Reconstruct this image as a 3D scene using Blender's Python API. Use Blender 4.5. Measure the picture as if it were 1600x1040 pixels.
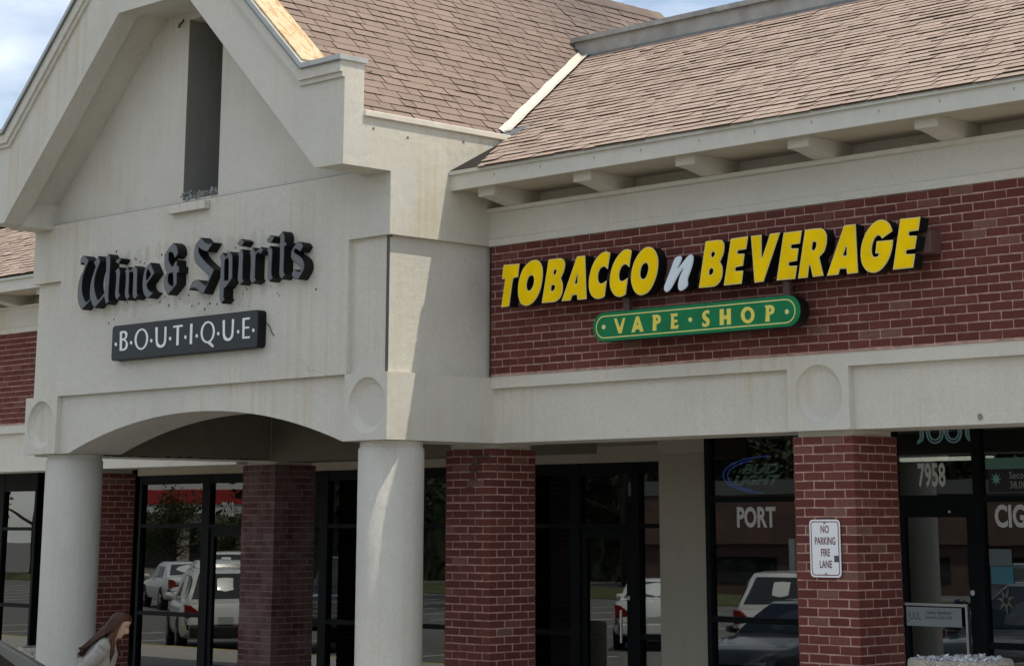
import bpy, bmesh, math, random
from mathutils import Vector, Matrix
from mathutils.geometry import tessellate_polygon

for _o in list(bpy.data.objects):
    bpy.data.objects.remove(_o, do_unlink=True)
scene = bpy.context.scene
COL = scene.collection
R = math.radians
random.seed(7)

# ---------------------------------------------------------------- camera
# world: X along the shop fronts (right +), Y into the building, Z up; origin = eye
LOT = -2.40      # asphalt
WALK = -2.22     # pavement
cam_d = bpy.data.cameras.new("camera")
cam = bpy.data.objects.new("camera", cam_d)
COL.objects.link(cam)
scene.camera = cam
cam_d.sensor_width = 36.0
cam_d.lens = 3265.087 / 1600.0 * 36.0
cam_d.shift_x = (800 - 835.345) / 1600.0
cam_d.shift_y = -(520 - 22.399) / 1600.0
cam_d.clip_start = 0.1
cam_d.clip_end = 2000
YAW, PITCH, ROLL = R(44.56992), R(13.70131), R(-0.06423)
_d = Vector((-math.sin(YAW) * math.cos(PITCH), math.cos(YAW) * math.cos(PITCH), math.sin(PITCH)))
_r = Vector((math.cos(YAW), math.sin(YAW), 0))
_u = _r.cross(_d)
_r2 = math.cos(ROLL) * _r + math.sin(ROLL) * _u
_u2 = -math.sin(ROLL) * _r + math.cos(ROLL) * _u
cam.matrix_world = Matrix(((_r2.x, _u2.x, -_d.x, 0), (_r2.y, _u2.y, -_d.y, 0), (_r2.z, _u2.z, -_d.z, 0), (0, 0, 0, 1)))

# ---------------------------------------------------------------- sky, sun, exposure
SUN = Vector((0.365, 0.187, 1.0)).normalized()          # towards the sun
sun_el = math.asin(SUN.z)
sun_az = math.atan2(SUN.x, SUN.y)                       # clockwise from +Y
world = bpy.data.worlds.new("World")
scene.world = world
world.use_nodes = True
nt = world.node_tree
nt.nodes.clear()
w_out = nt.nodes.new("ShaderNodeOutputWorld")
w_bg = nt.nodes.new("ShaderNodeBackground")
sky = nt.nodes.new("ShaderNodeTexSky")
sky.sky_type = 'NISHITA'
sky.sun_disc = False
sky.sun_elevation = sun_el
sky.sun_rotation = sun_az
sky.altitude = 100
sky.air_density = 1.0
sky.dust_density = 0.6
sky.ozone_density = 1.0
w_tc = nt.nodes.new("ShaderNodeTexCoord")
w_map = nt.nodes.new("ShaderNodeMapping")
w_map.inputs['Scale'].default_value = (1.0, 1.0, 2.6)
w_map.inputs['Location'].default_value = (8.11, 0.28, 0.23)
w_no = nt.nodes.new("ShaderNodeTexNoise")
w_no.inputs['Scale'].default_value = 2.1
w_no.inputs['Detail'].default_value = 7
w_no.inputs['Roughness'].default_value = 0.55
w_ra = nt.nodes.new("ShaderNodeValToRGB")
w_ra.color_ramp.elements[0].position = 0.42
w_ra.color_ramp.elements[1].position = 0.66
w_mx = nt.nodes.new("ShaderNodeMix")
w_mx.data_type = 'RGBA'
w_mx.inputs['B'].default_value = (12.5, 12.6, 12.7, 1)  # bright cloud, mostly out of view, shaped to fill the shaded walls
nt.links.new(w_tc.outputs['Generated'], w_map.inputs['Vector'])
nt.links.new(w_map.outputs[0], w_no.inputs['Vector'])
nt.links.new(w_no.outputs['Fac'], w_ra.inputs['Fac'])
nt.links.new(w_ra.outputs['Color'], w_mx.inputs['Factor'])
nt.links.new(sky.outputs[0], w_mx.inputs['A'])
nt.links.new(w_mx.outputs['Result'], w_bg.inputs['Color'])
w_bg.inputs['Strength'].default_value = 0.075
nt.links.new(w_bg.outputs[0], w_out.inputs[0])

sun_l = bpy.data.lights.new("sun", 'SUN')
sun_l.energy = 2.1
sun_l.angle = R(0.55)
sun_l.color = (1.0, 0.915, 0.76)
sun = bpy.data.objects.new("sun", sun_l)
COL.objects.link(sun)
sun.rotation_euler = (-SUN).to_track_quat('-Z', 'Y').to_euler()

scene.render.engine = 'CYCLES'
vs = scene.view_settings
vs.view_transform = 'Standard'
vs.look = 'None'
vs.exposure = 0.90
vs.gamma = 1.0
vs.use_curve_mapping = False
scene.cycles.use_denoising = True
scene.cycles.max_bounces = 8
scene.cycles.diffuse_bounces = 4
scene.cycles.glossy_bounces = 5
scene.cycles.transparent_max_bounces = 12
scene.cycles.caustics_reflective = False
scene.cycles.caustics_refractive = False

# ---------------------------------------------------------------- material helpers
def node_mat(name):
    m = bpy.data.materials.new(name)
    m.use_nodes = True
    t = m.node_tree
    return m, t, t.nodes["Principled BSDF"]

def N(t, kind, **kw):
    n = t.nodes.new("ShaderNode" + kind)
    for k, v in kw.items():
        if k in n.inputs:
            n.inputs[k].default_value = v
        else:
            setattr(n, k, v)
    return n

def ramp(t, src, stops):
    r = t.nodes.new("ShaderNodeValToRGB")
    e = r.color_ramp.elements
    while len(e) < len(stops):
        e.new(0.5)
    for k, (p, c) in enumerate(stops):
        e[k].position = p
        e[k].color = tuple(c) + (1,) if len(c) == 3 else c
    t.links.new(src, r.inputs['Fac'])
    return r.outputs['Color']

def mixc(t, fac, a, b, blend='MIX'):
    m = t.nodes.new("ShaderNodeMix")
    m.data_type = 'RGBA'
    m.blend_type = blend
    for key, v in (('Factor', fac), ('A', a), ('B', b)):
        if isinstance(v, (int, float)):
            m.inputs[key].default_value = v
        elif isinstance(v, (tuple, list)):
            m.inputs[key].default_value = tuple(v) + (1,) if len(v) == 3 else v
        else:
            t.links.new(v, m.inputs[key])
    return m.outputs['Result']

def math_n(t, op, a, b=0.0):
    m = t.nodes.new("ShaderNodeMath")
    m.operation = op
    for k, v in ((0, a), (1, b)):
        if isinstance(v, (int, float)):
            m.inputs[k].default_value = v
        else:
            t.links.new(v, m.inputs[k])
    return m.outputs[0]

def pos(t, scale=(1, 1, 1), loc=(0, 0, 0)):
    g = t.nodes.new("ShaderNodeNewGeometry")
    mp = t.nodes.new("ShaderNodeMapping")
    mp.inputs['Scale'].default_value = scale
    mp.inputs['Location'].default_value = loc
    t.links.new(g.outputs['Position'], mp.inputs['Vector'])
    return mp.outputs[0]

def noise(t, vec, scale, detail=4, rough=0.55):
    n = N(t, 'TexNoise')
    n.inputs['Scale'].default_value = scale
    n.inputs['Detail'].default_value = detail
    n.inputs['Roughness'].default_value = rough
    if vec is not None:
        t.links.new(vec, n.inputs['Vector'])
    return n.outputs['Fac']

def bump(t, bsdf, h, strength=0.3, dist=0.01):
    b = N(t, 'Bump')
    b.inputs['Strength'].default_value = strength
    b.inputs['Distance'].default_value = dist
    t.links.new(h, b.inputs['Height'])
    t.links.new(b.outputs[0], bsdf.inputs['Normal'])

MATS = {}
def simple(name, col, rough=0.6, metal=0.0, grain=0.0, gscale=40, spec=0.5, bmp=0.0, emit=None, estr=0.0):
    if name in MATS:
        return MATS[name]
    m, t, b = node_mat(name)
    b.inputs['Roughness'].default_value = rough
    b.inputs['Metallic'].default_value = metal
    b.inputs['Specular IOR Level'].default_value = spec
    if grain > 0:
        f = noise(t, pos(t), gscale, 5)
        lo = tuple(c * (1 - grain) for c in col)
        hi = tuple(min(1, c * (1 + grain)) for c in col)
        t.links.new(ramp(t, f, [(0.3, lo), (0.7, hi)]), b.inputs['Base Color'])
        if bmp:
            bump(t, b, f, bmp, 0.004)
    else:
        b.inputs['Base Color'].default_value = tuple(col) + (1,)
    if emit:
        b.inputs['Emission Color'].default_value = tuple(emit) + (1,)
        b.inputs['Emission Strength'].default_value = estr
    MATS[name] = m
    return m

def stucco(name, col, streak=0.5, warm=(0.46, 0.40, 0.28)):
    m, t, b = node_mat(name)
    b.inputs['Roughness'].default_value = 0.92
    b.inputs['Specular IOR Level'].default_value = 0.15
    big = noise(t, pos(t), 1.3, 5)
    c = ramp(t, big, [(0.3, tuple(x * 0.93 for x in col)), (0.7, tuple(min(1, x * 1.05) for x in col))])
    fine = noise(t, pos(t), 60, 5, 0.8)
    c = mixc(t, math_n(t, 'MULTIPLY', ramp(t, fine, [(0.42, (0, 0, 0)), (0.58, (1, 1, 1))]), 0.42), c, tuple(x * 0.74 for x in col))
    # rain streaks: thin in x/y, long in z, broken up by a wide noise
    st = noise(t, pos(t, (9.0, 9.0, 0.14)), 1.6, 6, 0.7)
    wide = noise(t, pos(t, (1, 1, 1), (3.1, 1.7, 9.2)), 0.9, 3)
    sm = math_n(t, 'MULTIPLY', ramp(t, st, [(0.46, (0, 0, 0)), (0.66, (1, 1, 1))]), ramp(t, wide, [(0.42, (0, 0, 0)), (0.66, (1, 1, 1))]))
    c = mixc(t, math_n(t, 'MULTIPLY', sm, streak), c, tuple(col[k] * warm[k] / 0.56 for k in range(3)))
    # grime blotches
    gr = ramp(t, noise(t, pos(t, (1, 1, 1), (11.1, 5.7, 2.2)), 3.3, 8, 0.7), [(0.60, (0, 0, 0)), (0.80, (1, 1, 1))])
    c = mixc(t, math_n(t, 'MULTIPLY', gr, 0.35 * streak), c, tuple(x * 0.5 for x in col))
    wv = N(t, 'TexVoronoi'); wv.feature = 'DISTANCE_TO_EDGE'; wv.inputs['Scale'].default_value = 0.55
    wp = mixc(t, 0.22, pos(t), N(t, 'TexNoise').outputs['Color'])
    t.links.new(wp, wv.inputs['Vector'])
    ck = math_n(t, 'MULTIPLY', math_n(t, 'LESS_THAN', wv.outputs['Distance'], 0.0014), ramp(t, wide, [(0.50, (0, 0, 0)), (0.60, (1, 1, 1))]))
    c = mixc(t, math_n(t, 'MULTIPLY', ck, 0.16), c, tuple(x * 0.35 for x in col))
    t.links.new(c, b.inputs['Base Color'])
    h = math_n(t, 'ADD', noise(t, pos(t), 170, 3, 0.6), math_n(t, 'MULTIPLY', noise(t, pos(t), 9, 3), 1.2))
    bump(t, b, h, 0.80, 0.012)
    MATS[name] = m
    return m

def rand_piece(t):
    oi = t.nodes.new("ShaderNodeObjectInfo")
    g = t.nodes.new("ShaderNodeNewGeometry")
    return math_n(t, 'FRACT', math_n(t, 'ADD', oi.outputs['Random'], g.outputs['Random Per Island']))

def brick_mat(name, a, b_, c_, pale, extra=0.0):
    m, t, b = node_mat(name)
    b.inputs['Roughness'].default_value = 0.9
    b.inputs['Specular IOR Level'].default_value = 0.2
    rnd = rand_piece(t)
    c = ramp(t, rnd, [(0.0, a), (0.5, b_), (0.90, c_), (0.99, pale)])
    n1 = noise(t, pos(t), 34, 6, 0.7)
    c = mixc(t, ramp(t, n1, [(0.35, (0, 0, 0)), (0.75, (0.6, 0.6, 0.6))]), c, tuple(x * 0.62 for x in b_))
    n2 = noise(t, pos(t, (1, 1, 1), (4, 4, 4)), 12, 6, 0.7)
    c = mixc(t, math_n(t, 'MULTIPLY', ramp(t, n2, [(0.55, (0, 0, 0)), (0.78, (1, 1, 1))]), 0.22), c, pale)
    if extra:
        n3 = noise(t, pos(t, (1.6, 1.6, 0.9), (7, 1, 2)), 2.4, 7, 0.65)
        c = mixc(t, math_n(t, 'MULTIPLY', ramp(t, n3, [(0.40, (0, 0, 0)), (0.60, (1, 1, 1))]), extra), c, (0.21, 0.155, 0.15))
    t.links.new(c, b.inputs['Base Color'])
    bump(t, b, noise(t, pos(t), 120, 4, 0.7), 0.5, 0.006)
    MATS[name] = m
    return m

def shingle_mat(name, base, dark, patch=False):
    m, t, b = node_mat(name)
    b.inputs['Roughness'].default_value = 0.95
    b.inputs['Specular IOR Level'].default_value = 0.1
    rnd = rand_piece(t)
    c = ramp(t, rnd, [(0.0, tuple(x * 0.84 for x in base)), (0.5, base), (1.0, tuple(x * 1.12 for x in base))])
    gr = noise(t, pos(t), 210, 3, 0.8)
    c = mixc(t, ramp(t, gr, [(0.38, (0.75, 0.75, 0.75)), (0.62, (0, 0, 0))]), c, dark)
    mg = noise(t, pos(t), 38, 5, 0.75)
    c = mixc(t, math_n(t, 'MULTIPLY', ramp(t, mg, [(0.46, (0, 0, 0)), (0.62, (1, 1, 1))]), 0.42), c, tuple(x * 0.66 for x in base))
    mid = noise(t, pos(t), 9, 5, 0.65)
    c = mixc(t, math_n(t, 'MULTIPLY', ramp(t, mid, [(0.48, (0, 0, 0)), (0.75, (1, 1, 1))]), 0.28), c, tuple(x * 0.6 for x in base))
    if patch:
        # algae stain spreading from behind the parapet
        pz = noise(t, pos(t, (1.0, 0.55, 1.0), (2.0, 0.2, 0)), 0.9, 6, 0.6)
        g = t.nodes.new("ShaderNodeNewGeometry")
        sx = t.nodes.new("ShaderNodeSeparateXYZ")
        t.links.new(g.outputs['Position'], sx.inputs[0])
        far = math_n(t, 'MULTIPLY', math_n(t, 'SUBTRACT', sx.outputs['Y'], 15.2), 0.34)
        f = math_n(t, 'MULTIPLY', math_n(t, 'MINIMUM', math_n(t, 'MAXIMUM', far, 0.0), 1.0), ramp(t, pz, [(0.36, (0.2, 0.2, 0.2)), (0.62, (1, 1, 1))]))
        c = mixc(t, math_n(t, 'MULTIPLY', f, 0.75), c, (0.105, 0.088, 0.080))
    t.links.new(c, b.inputs['Base Color'])
    bump(t, b, gr, 0.6, 0.004)
    MATS[name] = m
    return m

STUC = (0.720, 0.693, 0.608)
M_ST = stucco("stucco", STUC, 0.58)
M_ST2 = stucco("stucco_streaked", (0.720, 0.686, 0.580), 1.0)
M_STC = stucco("stucco_column", (0.655, 0.64, 0.57), 0.35)
M_BR = brick_mat("brick_red", (0.112, 0.035, 0.028), (0.136, 0.041, 0.032), (0.158, 0.052, 0.041), (0.195, 0.105, 0.082))
M_BRW = brick_mat("brick_weathered", (0.070, 0.024, 0.021), (0.092, 0.031, 0.027), (0.110, 0.044, 0.039), (0.15, 0.095, 0.088), 0.42)
M_MO = simple("mortar", (0.42, 0.262, 0.222), 0.95, grain=0.30, gscale=16, spec=0.1, bmp=0.4)
M_MOP = simple("mortar_pale", (0.20, 0.15, 0.14), 0.95, grain=0.3, gscale=9, spec=0.1, bmp=0.4)
M_SHG = shingle_mat("shingle_brown", (0.305, 0.232, 0.192), (0.160, 0.118, 0.094), True)
M_SHR = shingle_mat("shingle_tan", (0.440, 0.345, 0.286), (0.25, 0.190, 0.152))
M_SHE = simple("shingle_edge", (0.060, 0.042, 0.031), 0.95, spec=0.05)
M_DECK = simple("roof_felt", (0.035, 0.030, 0.028), 0.95, spec=0.1)
M_TRIM = simple("painted_trim", (0.56, 0.545, 0.475), 0.62, grain=0.06, gscale=7, spec=0.3)
M_CAP = simple("coping_metal", (0.42, 0.43, 0.40), 0.45, grain=0.10, gscale=5, spec=0.5)
M_CAPL = simple("coping_cream", (0.66, 0.62, 0.52), 0.5, grain=0.08, gscale=8)
M_DARKM = simple("metal_edge_dark", (0.16, 0.17, 0.165), 0.5, grain=0.15, gscale=6)
M_FLASH = simple("valley_flashing", (0.60, 0.565, 0.475), 0.45, grain=0.10, gscale=10, spec=0.4)
M_PARA = simple("parapet_paint", (0.33, 0.335, 0.31), 0.85, grain=0.22, gscale=4, spec=0.2, bmp=0.3)
M_FRAME = simple("black_aluminium", (0.006, 0.008, 0.009), 0.5, spec=0.08)
M_SHADEBRN = simple("portico_shade_brown", (0.175, 0.155, 0.120), 0.9, grain=0.08, gscale=5, spec=0.2)  # deep shade inside the portico, put into the colour
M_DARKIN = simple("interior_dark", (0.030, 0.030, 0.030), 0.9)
M_SOFF = simple("soffit_paint", (0.50, 0.45, 0.36), 0.9, grain=0.06, gscale=5, spec=0.2)
M_SIGNBLK = simple("sign_black", (0.006, 0.0065, 0.007), 0.5, grain=0.25, gscale=12, spec=0.25)
M_SIGNGREY = simple("sign_face_grey", (0.105, 0.114, 0.120), 0.42, grain=0.06, gscale=14)
M_PANEL = simple("sign_panel_charcoal", (0.013, 0.018, 0.020), 0.55, grain=0.12, gscale=9)
M_WHITE = simple("white_vinyl", (0.78, 0.81, 0.80), 0.5)
M_YEL = simple("yellow_acrylic", (0.88, 0.59, 0.001), 0.55, grain=0.10, gscale=3.5, spec=0.06)
M_YELT = simple("yellow_trim", (0.70, 0.60, 0.20), 0.45)
M_NWH = simple("white_acrylic", (0.62, 0.70, 0.74), 0.4)
M_GRN = simple("green_panel", (0.003, 0.165, 0.055), 0.5, spec=0.2, grain=0.16, gscale=5)
M_PYEL = simple("pale_yellow_print", (0.62, 0.60, 0.20), 0.5)
M_GOLD = simple("gold_print", (0.74, 0.60, 0.05), 0.5)
M_RACE = simple("raceway_brown", (0.115, 0.062, 0.055), 0.6, grain=0.1)
M_CHROME = simple("brushed_metal", (0.55, 0.56, 0.57), 0.3, metal=0.9)
M_ASPH = simple("asphalt", (0.170, 0.165, 0.156), 0.93, grain=0.28, gscale=3.0, spec=0.25, bmp=0.2)
M_CONC = simple("concrete", (0.46, 0.44, 0.40), 0.9, grain=0.12, gscale=4, spec=0.2, bmp=0.2)
M_PAINT = simple("road_paint", (0.62, 0.61, 0.56), 0.8, grain=0.15, gscale=8)
M_YPAINT = simple("yellow_kerb_paint", (0.55, 0.42, 0.08), 0.8, grain=0.2, gscale=8)

def wood_mat():
    m, t, b = node_mat("raw_plywood")
    b.inputs['Roughness'].default_value = 0.85
    f = noise(t, pos(t, (2.0, 9.0, 2.0)), 3.0, 7, 0.65)
    c = ramp(t, f, [(0.30, (0.47, 0.37, 0.21)), (0.50, (0.56, 0.48, 0.31)), (0.58, (0.42, 0.215, 0.065)), (0.66, (0.52, 0.42, 0.25)), (0.80, (0.44, 0.27, 0.10))])
    k = ramp(t, noise(t, pos(t), 11, 2), [(0.70, (0, 0, 0)), (0.74, (1, 1, 1))])
    c = mixc(t, math_n(t, 'MULTIPLY', k, 0.8), c, (0.16, 0.09, 0.04))
    t.links.new(c, b.inputs['Base Color'])
    return m
M_WOOD = wood_mat()

def glass_mat(name, tint, refl, wob=0.02):
    m = bpy.data.materials.new(name)
    m.use_nodes = True
    t = m.node_tree
    t.nodes.clear()
    out = N(t, 'OutputMaterial')
    tr = N(t, 'BsdfTransparent')
    tr.inputs['Color'].default_value = tuple(tint) + (1,)
    gl = N(t, 'BsdfGlossy')
    gl.inputs['Roughness'].default_value = 0.006
    gl.inputs['Color'].default_value = (0.93, 0.97, 0.96, 1)
    fr = N(t, 'Fresnel')
    fr.inputs['IOR'].default_value = 1.5
    fac = math_n(t, 'ADD', fr.outputs[0], refl)
    bp = N(t, 'Bump')
    bp.inputs['Strength'].default_value = wob
    bp.inputs['Distance'].default_value = 0.02
    t.links.new(noise(t, pos(t, (1.0, 1.0, 2.4)), 0.9, 2, 0.4), bp.inputs['Height'])
    t.links.new(bp.outputs[0], gl.inputs['Normal'])
    mx = N(t, 'MixShader')
    t.links.new(fac, mx.inputs[0])
    t.links.new(tr.outputs[0], mx.inputs[1])
    t.links.new(gl.outputs[0], mx.inputs[2])
    t.links.new(mx.outputs[0], out.inputs[0])
    MATS[name] = m
    return m
M_GLASS = glass_mat("storefront_glass", (0.30, 0.32, 0.31), 0.09, 0.012)
M_CARGL = simple("car_glass", (0.012, 0.016, 0.016), 0.03, spec=0.9)

# ---------------------------------------------------------------- mesh helpers
def link(o, parent=None):
    COL.objects.link(o)
    if parent is not None:
        o.parent = parent
    return o

def empty(name, loc=(0, 0, 0), rotz=0.0):
    o = bpy.data.objects.new(name, None)
    o.location = loc
    o.rotation_euler = (0, 0, rotz)
    o.empty_display_size = 0.2
    return link(o)

def tag(o, label=None, cat=None, group=None, kind=None):
    for k, v in (('label', label), ('category', cat), ('group', group), ('kind', kind)):
        if v:
            o[k] = v
    return o

def inset_poly(p, d):
    """offset a closed polygon (list of 2-tuples) inwards by d"""
    n = len(p)
    area = sum(p[i][0] * p[(i + 1) % n][1] - p[(i + 1) % n][0] * p[i][1] for i in range(n))
    s = 1 if area > 0 else -1
    out = []
    for i in range(n):
        a, b, c = Vector(p[i - 1]), Vector(p[i]), Vector(p[(i + 1) % n])
        e1, e2 = (b - a), (c - b)
        if e1.length < 1e-7 or e2.length < 1e-7:
            out.append(p[i])
            continue
        e1.normalize(); e2.normalize()
        n1, n2 = Vector((-e1.y, e1.x)) * s, Vector((-e2.y, e2.x)) * s
        m = n1 + n2
        if m.length < 0.2:
            m = n1
        m.normalize()
        k = min(1.0 / max(m.dot(n1), 0.35), 2.2)
        q = b + m * d * k
        out.append((q.x, q.y))
    return out

def smooth_poly(p, corner=40, sub=3):
    """round the gentle bends of a traced outline, keep the sharp corners"""
    n = len(p)
    V = [Vector(q) for q in p]
    cor = []
    for i in range(n):
        e1, e2 = V[i] - V[i - 1], V[(i + 1) % n] - V[i]
        a = 0 if e1.length < 1e-9 or e2.length < 1e-9 else math.degrees(e1.angle(e2))
        cor.append(a > corner or a < 1.5)
    out = []
    for i in range(n):
        j = (i + 1) % n
        a, b = V[i], V[j]
        out.append((a.x, a.y))
        if cor[i] and cor[j]:
            continue
        L = (b - a).length
        ta = (b - a) if cor[i] else (V[j] - V[i - 1]).normalized() * L
        tb = (b - a) if cor[j] else (V[(j + 1) % n] - V[i]).normalized() * L
        for k in range(1, sub):
            s = k / sub
            q = a * (2 * s**3 - 3 * s**2 + 1) + ta * (s**3 - 2 * s**2 + s) + b * (-2 * s**3 + 3 * s**2) + tb * (s**3 - s**2)
            out.append((q.x, q.y))
    return out

class MB:
    def __init__(self):
        self.v, self.f, self.m = [], [], []
    def add(self, verts, faces, mi=0):
        b = len(self.v)
        self.v.extend([tuple(q) for q in verts])
        self.f.extend([tuple(b + i for i in q) for q in faces])
        self.m.extend([mi] * len(faces))
        return self
    def box(self, x0, x1, y0, y1, z0, z1, mi=0):
        v = [(x0, y0, z0), (x1, y0, z0), (x1, y1, z0), (x0, y1, z0), (x0, y0, z1), (x1, y0, z1), (x1, y1, z1), (x0, y1, z1)]
        return self.add(v, [(0, 3, 2, 1), (4, 5, 6, 7), (0, 1, 5, 4), (1, 2, 6, 5), (2, 3, 7, 6), (3, 0, 4, 7)], mi)
    def prism(self, poly, a0, a1, axis='y', holes=(), mi=0):
        """extrude a 2D polygon with holes. axis y: (x,z), x: (y,z), z: (x,y)"""
        loops = [list(poly)] + [list(h) for h in holes]
        flat = [q for L in loops for q in L]
        tris = tessellate_polygon([[Vector((q[0], q[1], 0)) for q in L] for L in loops])
        def p3(q, a):
            return (q[0], a, q[1]) if axis == 'y' else ((a, q[0], q[1]) if axis == 'x' else (q[0], q[1], a))
        n = len(flat)
        v = [p3(q, a0) for q in flat] + [p3(q, a1) for q in flat]
        f = []
        for t_ in tris:
            f.append(tuple(t_))
            f.append(tuple(i + n for i in reversed(t_)))
        k = 0
        for L in loops:
            for i in range(len(L)):
                j = (i + 1) % len(L)
                f.append((k + i, k + j, n + k + j, n + k + i))
            k += len(L)
        return self.add(v, f, mi)
    def tube(self, pts, r, n=8, cap=True, mi=0):
        pts = [Vector(p) for p in pts]
        rr = r if isinstance(r, (list, tuple)) else [r] * len(pts)
        v, f = [], []
        up = Vector((0, 0, 1))
        prev = None
        for i, p in enumerate(pts):
            d = (pts[min(i + 1, len(pts) - 1)] - pts[max(i - 1, 0)])
            d = d.normalized() if d.length > 1e-9 else Vector((0, 0, 1))
            if prev is None:
                a = up if abs(d.dot(up)) < 0.9 else Vector((1, 0, 0))
                s = d.cross(a).normalized()
            else:
                s = (prev - d * prev.dot(d))
                s = s.normalized() if s.length > 1e-6 else d.orthogonal().normalized()
            prev = s
            t_ = d.cross(s)
            for k in range(n):
                an = 2 * math.pi * k / n
                v.append(p + (s * math.cos(an) + t_ * math.sin(an)) * rr[i])
        for i in range(len(pts) - 1):
            for k in range(n):
                f.append((i * n + k, i * n + (k + 1) % n, (i + 1) * n + (k + 1) % n, (i + 1) * n + k))
        if cap:
            f.append(tuple(range(n)))
            f.append(tuple(range(len(v) - 1, len(v) - n - 1, -1)))
        return self.add(v, f, mi)
    def lathe(self, prof, cx=0, cy=0, n=32, mi=0, cap=True):
        v, f = [], []
        for (r, z) in prof:
            for k in range(n):
                a = 2 * math.pi * k / n
                v.append((cx + r * math.cos(a), cy + r * math.sin(a), z))
        for i in range(len(prof) - 1):
            for k in range(n):
                f.append((i * n + k, i * n + (k + 1) % n, (i + 1) * n + (k + 1) % n, (i + 1) * n + k))
        if cap:
            f.append(tuple(range(n - 1, -1, -1)))
            f.append(tuple(range(len(v) - n, len(v))))
        return self.add(v, f, mi)
    def rings(self, rings, cap=True, mi=0):
        n = len(rings[0])
        v = [q for r_ in rings for q in r_]
        f = []
        for i in range(len(rings) - 1):
            for k in range(n):
                f.append((i * n + k, i * n + (k + 1) % n, (i + 1) * n + (k + 1) % n, (i + 1) * n + k))
        if cap:
            f.append(tuple(range(n - 1, -1, -1)))
            f.append(tuple(range(len(v) - n, len(v))))
        return self.add(v, f, mi)
    def mesh(self, name, mats, smooth=False, fix=True):
        me = bpy.data.meshes.new(name)
        me.from_pydata(self.v, [], self.f)
        for m in (mats if isinstance(mats, (list, tuple)) else [mats]):
            me.materials.append(m)
        if len(set(self.m)) > 1:
            me.polygons.foreach_set('material_index', self.m)
        if fix:
            b = bmesh.new(); b.from_mesh(me)
            bmesh.ops.recalc_face_normals(b, faces=b.faces)
            b.to_mesh(me); b.free()
        if smooth:
            me.polygons.foreach_set('use_smooth', [True] * len(me.polygons))
        me.update()
        return me
    def obj(self, name, mats, parent=None, smooth=False, bevel=0.0, auto=None, fix=True):
        o = link(bpy.data.objects.new(name, self.mesh(name, mats, smooth, fix)), parent)
        if bevel:
            md = o.modifiers.new("bevel", 'BEVEL')
            md.width = bevel; md.segments = 2; md.limit_method = 'ANGLE'; md.angle_limit = R(50)
        if auto:
            o.data.shade_smooth()
            md = o.modifiers.new("split", 'EDGE_SPLIT'); md.split_angle = R(auto)
        return o

def box(name, mat, x0, x1, y0, y1, z0, z1, parent=None, bevel=0.0):
    return MB().box(x0, x1, y0, y1, z0, z1).obj(name, mat, parent, bevel=bevel)

def text_mesh(body, size, extr=0.0, offset=0.0, shear=0.0, xs=1.0, spacing=1.0, tube=0.0, align='CENTER'):
    """flat lettering in the XZ plane facing -Y, as a mesh (built-in font)"""
    cu = bpy.data.curves.new("lettering", 'FONT')
    cu.body = body; cu.size = size; cu.extrude = extr; cu.offset = offset; cu.shear = shear
    cu.align_x = align; cu.align_y = 'CENTER'; cu.space_character = spacing; cu.space_line = 1.0
    cu.resolution_u = 3
    if tube:
        cu.fill_mode = 'NONE'; cu.bevel_depth = tube; cu.bevel_resolution = 1
    o = bpy.data.objects.new("lettering", cu)
    COL.objects.link(o)
    dg = bpy.context.evaluated_depsgraph_get()
    me = bpy.data.meshes.new_from_object(o.evaluated_get(dg))
    bpy.data.objects.remove(o, do_unlink=True)
    bpy.data.curves.remove(cu)
    me.transform(Matrix(((xs, 0, 0, 0), (0, 0, -1, 0), (0, 1, 0, 0), (0, 0, 0, 1))))
    return me

def text_obj(name, body, mat, loc, size, parent=None, **kw):
    me = text_mesh(body, size, **kw)
    me.materials.clear(); me.materials.append(mat)
    me.name = name
    o = bpy.data.objects.new(name, me)
    o.location = loc
    return link(o, parent)

def P2(flat):
    return [(flat[i] / 1000.0, flat[i + 1] / 1000.0) for i in range(0, len(flat), 2)]
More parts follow.
